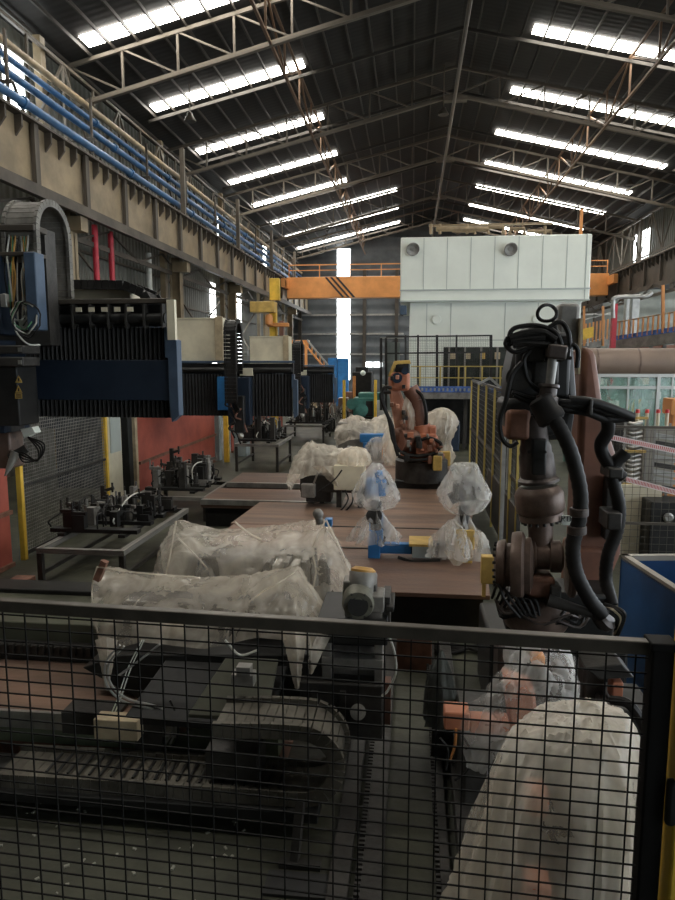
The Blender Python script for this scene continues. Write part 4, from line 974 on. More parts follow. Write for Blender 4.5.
wd = B().lathe(P(514, 565, -.03), V((1, -.2, .03)), [(.1, -.14), (.17, -.12), (.185, -.09), (.185, -.06), (.16, -.055), (.16, -.02), (.24, -.015), (.25, .02), (.25, .06), (.21, .08), (.21, .12), (.14, .14)], 34).build('wrist_disc', M['brown'], t)
bb = B(); u, w_ = frame_of(V((1, -.2, .03))); c = P(514, 565, -.03)-V((1, -.2, .03)).normalized()*.115
for k in range(18):
    q = c+(u*math.cos(k*PI/9)+w_*math.sin(k*PI/9))*.155; bb.cyl(q-V((.03, 0, 0)), q+V((.02, 0, 0)), .011, n=7)
bb.build('disc_bolts', M['darker'], t)
B().lathe(P(566, 566, .0), V((1, -.1, .03)), [(.2, 0), (.23, .02), (.23, .05), (.19, .07)], 30).build('outer_disc', M['brown'], t)
hbox(B(), 523, 572, 552, 592, -.15, .1, Y).build('tool_flange', M['rust'], t, bevel=.03)
hbox(B(), 545, 578, 556, 596, -.2, -.05, Y).build('sensor', M['dark'], t, bevel=.01)
# tool changer ring at the bottom with coiled cables
B().lathe(P(536, 612, .0), (0, 0, 1), [(.22, -.1), (.24, -.06), (.24, .02), (.21, .05), (.17, .12), (.1, .15)], 32).build('tool_changer', M['brown'], t)
for k in range(7):
    c = P(528+4*k, 605+2*(k % 3), -.02); r0 = .24+.015*(k % 4)
    B().tube([c+V((r0*math.cos(a*PI/14), r0*.75*math.sin(a*PI/14), -.03*k*.4+.03*math.sin(a+k))) for a in range(28)], .011, 6, True).build('coiled_cable', M['rubber'] if k % 3 else M['grime'], t)
B().cyl(P(548, 600, -.2), P(592, 614, -.25), .045, .03, n=14).build('tool_lever', M['dark'], t)
lp = hbox(B(), 560, 514, 572, 523, -.06, -.05, Y).build('label_plate', M['white'], t)
def strokes(px, py, sz, y, segs): 
    bb = B(); o = PY(px, py, y)
    for a_, b_, c_, d_ in segs: bb.bar(o+V((a_*sz, 0, b_*sz)), o+V((c_*sz, 0, d_*sz)), sz*.16, .003)
    return bb
strokes(561.5, 521.5, .042, Y-.064, [(0, 0, 0, 1), (0, 1, .5, .9), (.5, .9, .5, .6), (.5, .6, 0, .5), (.15, .5, .6, 0), (.95, .1, .95, .9), (.95, .9, 1.45, .9), (1.45, .9, 1.45, .1), (1.45, .1, .95, .1)]).build('label_letters', M['black'], lp)
# hoses
def hose(pts, r, name='hose', m='rubber', d=-.15, n=12, rib=False):
    q = spline([P(a[0], a[1], a[2] if len(a) > 2 else d) for a in pts], 9)
    rr = [r*(1.07 if rib and k % 2 else 1) for k in range(len(q))]
    return B().tube(q, rr, n).build(name, M[m], t)
hose([(546, 398, -.14), (545, 412, -.2), (556, 422, -.24), (570, 450, -.26), (580, 490, -.26), (579, 520, -.26), (573, 545, -.26), (576, 572, -.26), (590, 600, -.26), (603, 615, -.25)], .05, 'dress_hose', rib=True)
for py, dx in ((512, 579), (530, 577)):
    B().lathe(P(dx, py, -.26), V((-.05, 0, 1)), [(.055, -.03), (.064, -.025), (.064, .025), (.055, .03)], 18).build('hose_clamp', M['grime'], t)
B().lathe(P(543, 405, -.17), V((.6, -.2, -1)), [(.06, -.06), (.085, -.04), (.09, .05), (.1, .08), (.1, .12), (.075, .14)], 20).build('hose_collar', M['rubber'], t)
hose([(626, 452, .2), (612, 470, .2), (619, 505, .2), (617, 530, .2), (608, 555, .2), (606, 580, .2), (612, 605, .1)], .048, 'dress_hose', d=.2, rib=True)
hose([(568, 400, -.05), (590, 402, -.05), (610, 408, 0), (632, 417, .1)], .035, 'hose'); hose([(560, 403, -.05), (590, 407, -.02), (612, 413, .05), (629, 416, .1)], .03, 'hose'); hose([(556, 408, -.02), (586, 412, .02), (606, 419, .08), (628, 418, .12)], .03, 'hose')
hose([(606, 412, .08), (608, 430, .15), (601, 445, .2), (606, 460, .2), (622, 478, .2)], .05, 'dress_hose', d=.2)
hbox(B(), 611, 470, 626, 480, .05, .3, Y).build('hose_bracket', M['dark'], t, bevel=.012); hbox(B(), 609, 515, 625, 532, .05, .3, Y).build('hose_bracket', M['dark'], t, bevel=.012)
hbox(B(), 585, 398, 590, 414, -.1, .1, Y).build('hose_strap', M['dark'], t, bevel=.01)
for pts in ([(508, 342), (512, 330), (524, 326), (540, 326), (556, 333), (563, 350)], [(507, 346), (518, 340), (535, 336), (552, 340), (560, 360)], [(508, 337), (506, 345), (516, 352), (536, 344), (548, 342)],
            [(522, 362), (512, 375), (506, 400), (500, 420), (502, 438), (510, 446), (518, 442)], [(512, 392), (530, 398), (550, 400), (570, 402)], [(514, 395), (530, 402), (552, 404)], [(545, 330), (560, 322), (568, 332), (570, 348)],
            [(566, 350), (573, 345), (578, 352), (577, 368)], [(530, 350), (524, 360), (528, 380), (540, 392)], [(548, 388), (538, 396), (534, 410), (538, 420)]):
    hose(pts, .017, 'cable', n=8, d=-.08)
for pts in ([(510, 338), (522, 334), (542, 332), (556, 340)], [(511, 341), (525, 339), (545, 337)], [(513, 345), (526, 343), (548, 345)]):
    hose(pts, .024, 'cable', n=8, d=-.1)
c = P(547, 313, .1); B().tube([c+V((.067*math.cos(a*PI/12), .02*math.sin(a*PI/6), .058*math.sin(a*PI/12))) for a in range(24)], .013, 8, True).build('cable_loop', M['rubber'], t)
B().tube(spline([P(553, 320, .1), P(556, 330, .08), P(556, 345, .05)]), .013, 8).build('cable', M['rubber'], t)
# tool end of the dress pack
c = P(606, 622, -.2)
for k in range(5):
    B().tube(spline([c+V((-.1+.02*k, 0, .05+.02*k)), c+V((-.04+.03*k, -.05, .11)), c+V((.06+.012*k, -.04, .05)), c+V((.07, 0, -.05-.02*k))]), .016, 7).build('cable', M['rubber'] if k != 2 else M['wood'], t)
B().lathe(c+V((-.02, 0, .02)), V((.5, -.3, .5)), [(.06, -.05), (.09, -.02), (.09, .03), (.06, .05)], 18).build('hose_end', M['grime'], t)
for k in range(6): B().tube(spline([P(492+4*k, 598+3*k), P(498+5*k, 585+4*k, -.15), P(505+6*k, 600, -.2), P(520+4*k, 618, -.2)]), .011, 6).build('cable', M['rubber'], t)
# support frame and base carriage the robot is bolted to
B().box(.66, 1.75, 5.35, 6.3, .0, .72).build('carriage', M['darker'], t, bevel=.03)
B().box(1.3, 1.62, 5.45, 5.85, .72, 1.5).build('carriage_post', M['slab'], t, bevel=.03)
hbox(B(), 508, 600, 620, 640, .1, .5, Y).build('tool_stand', M['darker'], t, bevel=.03)
# yellow stop at the deck corner, left of the wrist
t = thing('guide_block', 'yellow upright block at the right front corner of the deck', 'block', PY(487, 570, 6.9))
hbox(B(), 481, 557, 495, 584, 0, .1, 6.9).build('body', M['ochre'], t, bevel=.01)
hbox(B(), 482, 584, 486, 597, 0, .05, 6.9).box(.75, .88, 6.85, 6.98, 0, .42).build('foot', M['ochre'], t)
# ================================================================ wrapped robot foot and gripper behind the fence
t = thing('covered_gripper', 'orange gripper under clear film below the large robot', 'gripper', PY(520, 720, 4.0))
hbox(B(), 444, 714, 470, 730, 0, .15, 3.95).build('jaw', M['robot'], t, bevel=.01)
hbox(B(), 470, 724, 510, 735, .02, .14, 3.95).build('arm', M['robot'], t, bevel=.01)
B().prism([PY(505, 680, 4.0), PY(535, 690, 4.0), PY(540, 735, 4.0), PY(512, 740, 4.0)], (0, .2, 0)).build('body', M['robot'], t, bevel=.02)
hbox(B(), 532, 656, 546, 668, 0, .1, 4.0).build('joint', M['orange'], t, bevel=.02)
hbox(hbox(B(), 500, 668, 562, 770, .25, .5, 4.0), 545, 672, 575, 700, .05, .3, 4.0).build('frame', M['grime'], t, bevel=.02)
for pts in ([(456, 728), (455, 745), (450, 760)], [(440, 738), (448, 750), (446, 770)], [(462, 735), (470, 750), (468, 770), (455, 780)]):
    B().tube(spline([PY(a, b, 3.95) for a, b in pts]), .008, 6).build('cable', M['orange'] if pts[0][0] == 456 else M['rubber'], t)
f = thing('plastic_cover', 'clear plastic cover over the orange gripper below the large robot', 'plastic sheet', PY(530, 700, 3.9))
drape(rows([[(505, 640, 4.1), (525, 636, 4.0), (548, 638, 4.0), (566, 648, 4.1), (576, 660, 4.3)], [(498, 670, 3.95), (522, 668, 3.8), (548, 668, 3.78), (570, 680, 3.9), (580, 690, 4.2)],
            [(470, 705, 3.92), (505, 705, 3.78), (540, 705, 3.75), (568, 712, 3.85), (579, 720, 4.1)], [(460, 728, 3.9), (498, 738, 3.8), (530, 742, 3.75), (560, 740, 3.8), (578, 740, 4.0)],
            [(468, 765, 3.9), (492, 778, 3.8), (512, 760, 3.75), (545, 770, 3.8), (575, 770, 4.0)]]), M['filmC'], 'film', f, amp=.07, sc=4)
B().box(.35, 1.25, 4.1, 4.9, 0, .55).build('robot_foot', M['dark'], label='dark steel foot block behind the plastic covers', cat='machine base', bevel=.03)
# tall film cone in front
t = thing('plastic_hood', 'big translucent plastic hood over a machine in the lower right corner', 'plastic hood', (.68, 2.95, .0))
pr = [(.47, .05), (.46, .25), (.44, .5), (.42, .75), (.40, 1.0), (.365, 1.15), (.32, 1.25), (.25, 1.33), (.14, 1.375), (.02, 1.39)]
k_ = spline([(r, 0, z) for r, z in pr], 8); nk = len(k_)-1
def hood(u, v):
    p = k_[int(round(v*nk))]; a = 2*PI*u; low = min(1, max(0, (1.33-p.z)/.3)); c = math.cos(a)
    w_ = 1.3*noise.noise(V((1.5*math.cos(a), 1.5*math.sin(a), p.z*.5)))
    f = 1+low*(.05+.04*low)*(1-2.2*abs(math.sin(3.5*a+.8+w_))**.7)+low*.035*(1-2*abs(math.sin(8*a+2*w_)))+crease((p.x*c, p.x*math.sin(a), p.z*.6), .06, 5)
    side = (1+.42*max(0, -c)*min(1, (1.3-p.z)/.9)) if p.z < 1.3 else 1-.25*max(0, -c)*0
    return V((.775+p.x*f*c*.9*side, 3.05+p.x*f*.8*math.sin(a), p.z+(1-low)*(crease((p.x*c, p.x*math.sin(a), 2), .03, 8))+.045*c*(p.z > .9)*(p.z-.9)*2))
B().sheet(150, nk, hood, True, True).build('film', M['filmD'], t)
B().lathe((.76, 3.12, .05), (0, 0, 1), [(.28, 0), (.26, .5), (.23, .9), (.16, 1.12)], 20).build('covered_body', M['dark'], t)
B().box(.54, .64, 2.88, 3.0, .95, 1.08).build('covered_motor', M['robot'], t, bevel=.02)
B().box(.53, .64, 2.76, 2.9, .55, .72).build('covered_joint', M['robot'], t, bevel=.02)
B().cyl((.75, 2.9, .5), (.72, 2.92, 1.08), .05, n=12).build('covered_pipe', M['grime'], t)
B().box(.86, .96, 2.86, 2.98, .75, 1.05).build('covered_plate', M['olive'], t, bevel=.02)
# dark tarp cone beside the pit
t = thing('folded_tarp', 'dark grey-green tarp hanging in a point beside the pit rails', 'tarp', PY(440, 720, 4.8))
bag(PY(440, 722, 4.8), [(.13, 0), (.12, .12), (.1, .3), (.06, .45), (.01, .56)], M['tarp'], 'cloth', t, 1.1, lump=.2)
B().box(.18, .34, 4.76, 4.9, 0, .46).build('post', M['dark'], t)
hbox(B(), 396, 640, 432, 690, 0, .3, 6.3).build('rust_plate', M['rust'], label='rusty plate standing under the front edge of the deck', cat='plate', bevel=.01)
# brackets on the right of the wrapped gripper
t = thing('mount_bracket', 'grey flat bracket with an orange block right of the wrapped gripper', 'bracket', PY(605, 680, 4.2))
B().prism([PY(585, 668, 4.2), PY(622, 664, 4.2), PY(635, 678, 4.2), PY(600, 680, 4.2)], (0, .25, .0)).build('plate', M['dark'], t, bevel=.008)
hbox(B(), 612, 683, 624, 701, 0, .12, 4.2).build('block', M['robot'], t, bevel=.01)
hbox(hbox(B(), 586, 676, 612, 720, .1, .3, 4.2), 598, 700, 612, 712, -.05, .1, 4.2).build('body', M['grime'], t, bevel=.02)
B().box(1.28, 1.6, 4.3, 4.7, 0, .75).build('pillar', M['darker'], t, bevel=.02)
B().tube(spline([PY(612, 700, 4.1), PY(630, 705, 4.0), PY(645, 730, 4.0), PY(648, 760, 4.0)]), .03, 8).build('hose', M['rubber'], t)
# ================================================================ white press enclosure
t = thing('press_enclosure', 'big white panelled press enclosure standing behind the orange robot', 'enclosure', (3, 26, 0))
a = PY(400, 302, 26); b = PY(592.5, 234, 26)
B().box(-.15, 6.15, 26.25, 34, 0, 5.2).build('lower_body', M['white'], t, bevel=.03)
ub = B().box(a.x, b.x, 26, 34.2, 5.15, 7.5).build('upper_body', M['white'], t, bevel=.04)
B().box(a.x-.02, b.x+.02, 25.97, 26.02, 5.15, 5.2).box(a.x-.02, b.x+.02, 25.96, 26.02, 5.55, 5.6).build('bottom_trim', M['whiteD'], t)
bb = B()
for k in range(1, 8): bb.box(a.x+(b.x-a.x)*k/8-.012, a.x+(b.x-a.x)*k/8+.012, 25.985, 26.01, 5.6, 7.46)
bb.build('panel_seam', M['whiteD'], ub)
B().box(b.x-.2, b.x-.16, 25.985, 26.01, 5.2, 7.5).build('edge_seam', M['whiteD'], ub)
bb = B()
for x in (.5, 1.4, 3.4, 4.6): bb.box(x-.012, x+.012, 26.235, 26.26, 0, 5.1)
bb.box(-.15, 6.15, 26.235, 26.26, 3.72, 3.75)
bb.build('lower_seam', M['whiteD'], t)
for px, nm in ((412, 'left'), (509.5, 'right')):
    p = PY(px, 248, 25.9)
    B().lathe(p, V((.25, -1, -.5)), [(.14, -.1), (.2, .05), (.25, .16), (.23, .17), (.1, .1)], 20).build('floodlight', M['grey'], t)
for px in (436.5, 537):
    p = PY(px, 319.5, 26.2); B().lathe(p, (0, -1, 0), [(.17, -.06), (.18, .02), (.16, .04)], 22).build('vent_disc', M['white'], t)
p = PY(443, 385, 26.2); q = PY(508, 347, 26.2)
B().box(p.x, q.x, 26.2, 26.24, p.z-1.2, q.z).build('dark_window', mat('dark_opening', (.035, .04, .035), .2, 0, .5, 2), t)
for k in range(4): rod('window_post', M['grey'], (p.x+.6*k+.2, 26.18, p.z-1.2), (p.x+.6*k+.2, 26.18, q.z), .07, .05, t)
for k in range(4): B().box(p.x+.25+.55*k, p.x+.45+.55*k, 26.17, 26.19, q.z-.45, q.z-.2).build('control_panel', M['ochre' if k == 2 else 'wood'], t)
p = PY(404, 305, 26); B().box(p.x-.15, p.x+.1, 26.1, 26.5, p.z-.35, p.z).build('blue_box', M['steelblue'], t, bevel=.02)
pp = thing('roof_pipework', 'tan pipework along the front edge of the white enclosure roof', 'pipework', PY(490, 230, 26.3))
def tp(pts, r=.08, y=26.2): return B().tube([PY(a_, b_, y) for a_, b_ in pts], r*1.15, 8).build('pipe', M['pipeY'], pp)
hbox(B(), 429, 222, 553, 226, 0, .25, 26.4).build('header', M['pipeY'], pp, bevel=.02)
tp([(436, 229), (488, 229), (488, 234)]); tp([(488, 234), (488, 227), (503, 227), (503, 234)], .07); tp([(452, 231), (475, 231), (475, 234)], .05); tp([(510, 234), (510, 229), (524, 229), (524, 235)], .07)
tp([(440, 234), (440, 224)], .05); tp([(467, 234), (467, 224)], .05); tp([(431, 234), (431, 224)], .05); tp([(545, 234), (545, 226)], .05); tp([(528, 231), (551, 231), (551, 236)], .05)
for px in (458, 540): B().ball(PY(px, 231, 26.5), .13).build('valve', M['brown'], pp)
hbox(B(), 579.5, 209, 583.5, 239, 0, .15, 27).build('orange_post', M['orange'], label='short orange post on the right end of the white enclosure roof', cat='post')
# ---- platform with yellow rails and black guard fence before it
t = thing('access_platform', 'raised platform with blue grating and yellow handrails before the white enclosure', 'platform', (1.6, 23, 0))
B().box(-.05, 3.6, 23, 25.5, 1.86, 1.94).build('floor_plate', M['dark'], t)
B().box(-.05, 3.6, 22.94, 23, 1.92, 2.12).build('blue_toe_board', M['bluefloor'], t)
for k in range(26): rod('toe_board_slot', M['greyblue'], (.05+.14*k, 22.932, 1.96), (.05+.14*k, 22.932, 2.06), .06, .015, t)
B().box(-.05, 3.6, 22.96, 23.1, 1.70, 1.91).build('edge_beam', M['grey'], t)
for z in (2.78, 2.4): rod('handrail', M['dullyellow'], (-.05, 23.05, z), (3.6, 23.05, z), .035, .035, t, True)
for x in (.25, .92, 1.53, 1.75, 2.3, 2.9): rod('rail_post', M['dullyellow'], (x, 23.05, 1.92), (x, 23.05, 2.8), .05, .05, t)
for x in (.1, 1.8, 3.5): rod('leg', M['dark'], (x, 23.3, 0), (x, 23.3, 1.86), .12, .12, t)
B().box(.85, 1.3, 18.6, 19, .51, 1.35).build('machine_cabinet', M['navy'], label='small dark blue cabinet on the deck right of the knobbly wrapped column', cat='cabinet', bevel=.03)
B().box(.5, .8, 22.3, 22.7, 0, 1.3).build('stacked_parts', M['brown'], label='brown part standing under the access platform', cat='part', bevel=.05)
B().box(.0, 3.6, 24.6, 24.8, 0, 1.82).build('shade_board', M['darker'], label='black board standing in for the shade under the platform', cat='board')  # added black sheet that paints the shade under the platform
t = thing('guard_fence', 'tall thin black guard fence on the platform before the white enclosure', 'guard fence', (1.2, 23.2, 2.08))
y = 23.2
for px in (405.5, 418, 437, 456.5, 491): rod('post', M['black'], PY(px, 388, y), PY(px, 335, y), .09 if px in (437, 491) else .06, .06, t)
for py in (335.5, 352): rod('rail', M['black'], PY(386, py+1.5, y), PY(492, py, y), .05, .05, t)
bb = B()
for k in range(50):
    x = PY(405, 350, y).x+.058*k; bb.bar((x, y, 2.1), (x, y, PY(450, 336, y).z), .006)
for k in range(30): bb.bar((PY(405, 350, y).x, y, 2.1+.058*k), (PY(491, 350, y).x, y, 2.1+.058*k), .006)
bb.build('mesh', M['black'], t)
# ---- guard fence along the right of the deck, yellow and black posts
t = thing('guard_fence', 'dark mesh guard fence with yellow posts along the right side of the deck', 'guard fence', (1.45, 13, 0))
X = 1.45
for k, y in enumerate((9.35, 10.1, 11, 12.2, 13.6, 15.2, 17)):
    rod('post', M['dullyellow'], (X, y, 0), (X, y, 2.5), .035, .035, t)
    rod('dark_post', M['black'], (X+.05, y+.32, 0), (X+.05, y+.32, 2.55), .06, .06, t)
bb = B()
for k in range(71): bb.bar((X+.03, 9.35+.108*k, .15), (X+.03, 9.35+.108*k, 2.45), .009)
for k in range(24): bb.bar((X+.03, 9.35, .15+.1*k), (X+.03, 17, .15+.1*k), .008)
bb.build('mesh', M['black'], t)
for z in (.12, 1.3, 2.5): rod('rail', M['dark'], (X+.03, 9.3, z), (X+.03, 17, z), .05, .05, t)
B().box(X, X+.05, 9.3, 13, .1, .95).build('kick_plate', M['dark'], t)
t = thing('guard_post', 'slanted bright post head at the near end of the right guard fence', 'post', PY(508, 395, 9.2))
hbox(B(), 506, 400, 510, 490, 0, .04, 9.25).box(1.22, 1.27, 9.25, 9.29, 0, 2.4).bar(PY(478, 384, 9.2), PY(490, 378, 9.2), .03).bar(PY(490, 378, 9.2), PY(500, 387, 9.2), .03).build('body', M['galv'], t)
# ================================================================ middle distance
y = 24
t = thing('pump_unit', 'green machine unit between two yellow posts in the middle distance', 'machine', PY(365, 417, y))
hbox(hbox(B(), 353, 398, 375, 418, 0, .9, y), 358, 393, 380, 400, .1, .8, y).build('body', M['green'], t, bevel=.04)
B().cyl(PY(352, 404, y), PY(352, 404, y+.6), .2).cyl(PY(362, 410, y-.1), PY(362, 410, y), .22, n=18).build('motor', M['green'], t)
hbox(B(), 366, 401, 373, 416, -.06, 0, y).build('panel', M['darker'], t)
B().box(-2.1, -1.2, y, y+.9, 0, 1.0).build('base', M['dark'], t)
for px, py, nm in ((344, 416, 'left'), (375.5, 418, 'right')):
    a = PY(px, 380, y-.3)
    B().box(a.x-.05, a.x+.05, y-.3, y-.2, 0, a.z).build('guard_post', M['yellow'], label='yellow post just %s of the green machine unit' % ('to the left' if nm == 'left' else 'to the right'), cat='post', group='yellow posts by the green machine', bevel=.01)
y = 44
for px0, px1, lb in ((328, 337, 'left leaf'), (337.5, 348, 'right leaf')):
    a = PY(px0, 395, y); b = PY(px1, 358, y)
    B().box(a.x, b.x, y, y+.6, 0, b.z).build('blue_cabinet', M['blue'], label='tall bright blue cabinet below the back window strip, %s' % ('the left one' if 'left' in lb else 'the right one'), cat='cabinet', group='blue cabinets at the back', bevel=.02)
t = thing('stairway', 'orange steel stairway beyond the farthest gantry', 'stairs', PY(318, 360, 42))
for d in (0, .9): rod('stringer', M['orange'], PY(303, 342, 42+d), PY(328, 372, 42+d), .25, .08, t); rod('handrail', M['lgrey'], PY(307, 340, 42+d), PY(328, 365, 42+d), .1, .1, t)
for k in range(5): rod('baluster', M['orange'], PY(308+4*k, 341+5*k, 42), PY(308+4*k, 349+5*k, 42), .07, .07, t)
rod('leg', M['orange'], PY(306, 342, 42), V((PY(306, 342, 42).x, 42, 0)), .15, .15, t)
hbox(B(), 288, 340, 307, 343, 0, 1.2, 42).build('landing', M['orange'], t)
y = 36
t = thing('black_machine', 'dark cluttered machine at the back between blue cabinets and the orange robot', 'machine', PY(365, 395, y))
hbox(hbox(B(), 352, 372, 372, 416, 0, 1, y), 355, 367, 368, 373, .2, .8, y).build('body', M['darker'], t, bevel=.05)
B().ball(PY(363, 373, y-.05), .14).build('lamp', M['white'], t)
hbox(B(), 353, 376, 356, 400, -.2, -.1, y).build('orange_arm', M['orange'], t, bevel=.02)
t = thing('back_partition', 'dark framed mesh partition at the back left of the white enclosure', 'partition', PY(390, 400, 34))
y = 34
for px in (381, 386, 396): rod('post', M['black'], PY(px, 410, y), PY(px, 338, y), .12, .12, t)
for py in (338, 362, 385): rod('rail', M['galv'], PY(380, py, y), PY(404, py, y), .06, .06, t)
hbox(B(), 382, 386, 404, 410, 0, .1, y).build('panel', M['greyblue'], t)
hbox(B(), 386, 342, 400, 384, .2, .3, y).build('grey_sheet', M['greyblue'], t)
for k, (px, py, w_, h_, m_, lb) in enumerate(((322, 418, 12, 18, 'rust', 'rust-brown crate on the floor beyond the jigs'), (338, 410, 10, 12, 'brown', 'brown crate in front of the blue cabinets'),
        (318, 402, 8, 9, 'redpanel', 'small red crate under the farthest gantry boom'), (309, 400, 7, 10, 'wood', 'pale crate under the farthest gantry boom'), (345, 402, 8, 10, 'slab', 'red-brown drum box left of the green machine'))):
    p = PY(px, py, 30+2*k); q = PY(px+w_, py-h_, 30+2*k)
    B().box(p.x, q.x, 30+2*k, 30.6+2*k, 0, max(q.z, .3)).build('crate', M[m_], label=lb, cat='crate', bevel=.03)
# ================================================================ annexe on the right: duct, glazed office, mezzanine, racks
y = 18
t = thing('air_duct', 'fat brown air duct lying on top of the glazed office on the right', 'duct', PY(640, 362, y))
zc = PY(640, 363, y).z
B().cyl((4.35, y+.3, zc), (9.5, y+.3, zc), .38, n=30).build('shell', M['drum'], t)
for px in (598, 640, 690):
    x = PY(px, 360, y).x; B().cyl((x-.02, y+.3, zc), (x+.02, y+.3, zc), .39, n=30).build('seam_ring', M['brown'], t)
t = thing('glazed_office', 'green-tinted glazed office front with pale grey frames under the brown duct', 'office partition', (6.5, y, 0))
x0 = PY(597, 390, y).x; zt = PY(630, 375.5, y).z; zm = PY(630, 387.5, y).z
B().box(x0, 9.5, y+.02, y+.04, .9, zt).build('glass', M['glass'], t)
for z, w_ in ((zt, .12), (zm, .1), (.9, .1)): rod('transom', M['galv'], (x0, y, z), (9.5, y, z), .06, w_*.7, t)
for px in (598, 658, 720): x = PY(px, 390, y).x; rod('mullion', M['galv'], (x, y, 0), (x, y, zt), .08, .08, t)
for px in (628, 672): x = PY(px, 390, y).x; rod('thin_mullion', M['galv'], (x, y, .9), (x, y, zt), .04, .04, t)
B().box(x0, 9.5, y, y+.08, 0, .9).build('dado', M['concrete'], t)
t = thing('office_back', 'teal wall with shelving seen through the office glass', 'wall panel', (7, 21, 0))
B().box(4.5, 11, 20.5, 20.6, 0, 2.75).build('panel', M['teal'], t)
r = random.Random(9)
for k in range(22):
    x = r.uniform(4.6, 9.5); z = r.choice((1.5, 1.9, 2.3)); h = r.uniform(.15, .34)
    B().box(x, x+r.uniform(.1, .35), 20.1, 20.4, z, z+h).build('shelf_item', M[r.choice(('white', 'cream', 'teal', 'dark', 'greyblue'))], t)
for px in (628, 633, 640):
    x = PY(px, 400, 19).x; rod('yellow_post', M['yellow'], (x, 19, 0), (x, 19, 1.95), .06, .06, None, label='yellow post behind the office glass, %s' % {628: 'the left one', 633: 'the middle one', 640: 'the right one'}[px], cat='post', group='yellow posts behind the glass')
# mezzanine
t = thing('mezzanine', 'grey steel mezzanine with a row of orange railing posts on the right', 'mezzanine', PY(640, 345, 20))
a = PY(612, 344, 21); b = PY(690, 331, 18.5)
def along(u, z): return lerp(V((a.x, a.y, 0)), V((b.x, b.y, 0)), u)+V((0, 0, z))
za, zb = PY(612, 340, 21).z, PY(690, 329, 18.5).z
B().prism([V((a.x, a.y, za-.28)), V((b.x, b.y, zb-.32)), V((b.x, b.y, zb)), V((a.x, a.y, za))], (.3, .5, 0)).build('floor_beam', M['grey'], t)
B().prism([V((a.x, a.y-.02, za-.02)), V((b.x, b.y-.02, zb-.02)), V((b.x, b.y-.02, zb+.12)), V((a.x, a.y-.02, za+.1))], (.1, .1, 0)).build('toe_board', M['bluefloor'], t)
for k in range(15):
    u = .03+.065*k; p = lerp(V((a.x, a.y, za)), V((b.x, b.y, zb)), u); rod('rail_post', M['railorange'], p, p+V((0, 0, .52+(.12 if k == 14 else 0))), .04, .04, t)
rod('handrail', M['pipeY'], V((a.x, a.y, za+.5)), V((b.x, b.y, zb+.5)), .035, .035, t, True)
p = PY(663, 333, 19.3); rod('tall_post', M['railorange'], p, PY(663, 285, 19.3), .07, .07, t)
for u in (.05, .95): q = along(u, 0)+V((.2, .3, 0)); rod('leg', M['grey'], q, q+V((0, 0, 3.3)), .14, .14, t)
t = thing('mezzanine', 'farther mezzanine bay with orange posts, next to the yellow sign', 'mezzanine', PY(598, 345, 25))
c = PY(582, 350, 25); d = PY(612, 344, 25)
B().prism([c, d, d+V((0, 0, .28)), c+V((0, 0, .2))], (0, .6, 0)).build('floor_beam', M['grey'], t)
for k in range(8): p = lerp(c, d, .1+.12*k)+V((0, 0, .2)); rod('rail_post', M['railorange'], p, p+V((0, 0, .7)), .05, .05, t)
for px in (584, 603): rod('tall_post', M['railorange'], PY(px, 346, 25), PY(px, 306, 25), .07, .07, t)
rod('handrail', M['galv'], c+V((0, 0, 1.05)), d+V((0, 0, 1.1)), .05, .05, t, True); rod('upper_rail', M['galv'], PY(584, 314.5, 25), PY(612, 314.5, 25), .06, .06, t, True)
rod('leg', M['grey'], (d.x, 25.3, 0), (d.x, 25.3, d.z), .14, .14, t)
t = thing('notice_board', 'plain yellow notice board on the mezzanine railing beside the robot', 'sign', PY(588, 333, 24.6))
B().prism([PY(583, 329, 24.6), PY(593.5, 326.5, 24.6), PY(593.5, 337, 24.6), PY(583, 340, 24.6)], (0, .03, 0)).build('board', M['yellow'], t)
rod('hanger', M['galv'], PY(588, 334, 24.65), PY(588, 346, 24.65), .05, .05, t)
B().box(PY(613, 304, 20.5).x-.05, PY(613, 304, 20.5).x+.08, 20.3, 20.45, 0, PY(613, 304, 20.4).z).build('red_column', M['redpipe'], label='red painted pipe column in front of the mezzanine', kind='thing', cat='column')
t = thing('bent_pipe', 'grey pipe bending over the top of the red column', 'pipe', PY(614, 310, 20.5))
B().tube(spline([PY(613, 318, 20.3), PY(613, 304, 20.3), PY(616, 297.5, 20.3), PY(640, 296.5, 20.3), PY(647, 296, 20.3), PY(652, 292, 20.3)], 6), .06, 10).build('pipe', M['galv'], t)
for px0, px1 in ((627, 630), (633, 640)):
    p = PY(px0, 300, 23); q = PY(px1, 300, 23); B().box(p.x, q.x, 23, 23.3, 0, 5.0).build('steel_column', M['galv'], label='pale steel column behind the mezzanine, the %s one' % ('thin' if px0 == 627 else 'wide'), kind='thing', cat='column', group='steel columns behind the mezzanine')
t = thing('timber_screen', 'pinkish board screen under the mezzanine above the duct', 'screen', PY(655, 350, 21.5))
p = PY(636, 356, 21.8); q = PY(700, 345, 21.8)
B().box(p.x, q.x, 21.8, 21.9, 0, q.z).build('boards', M['slab'], t)
for k in range(6): rod('batten', M['dark'], (p.x+.4*k, 21.75, 0), (p.x+.4*k, 21.75, q.z), .1, .05, t)
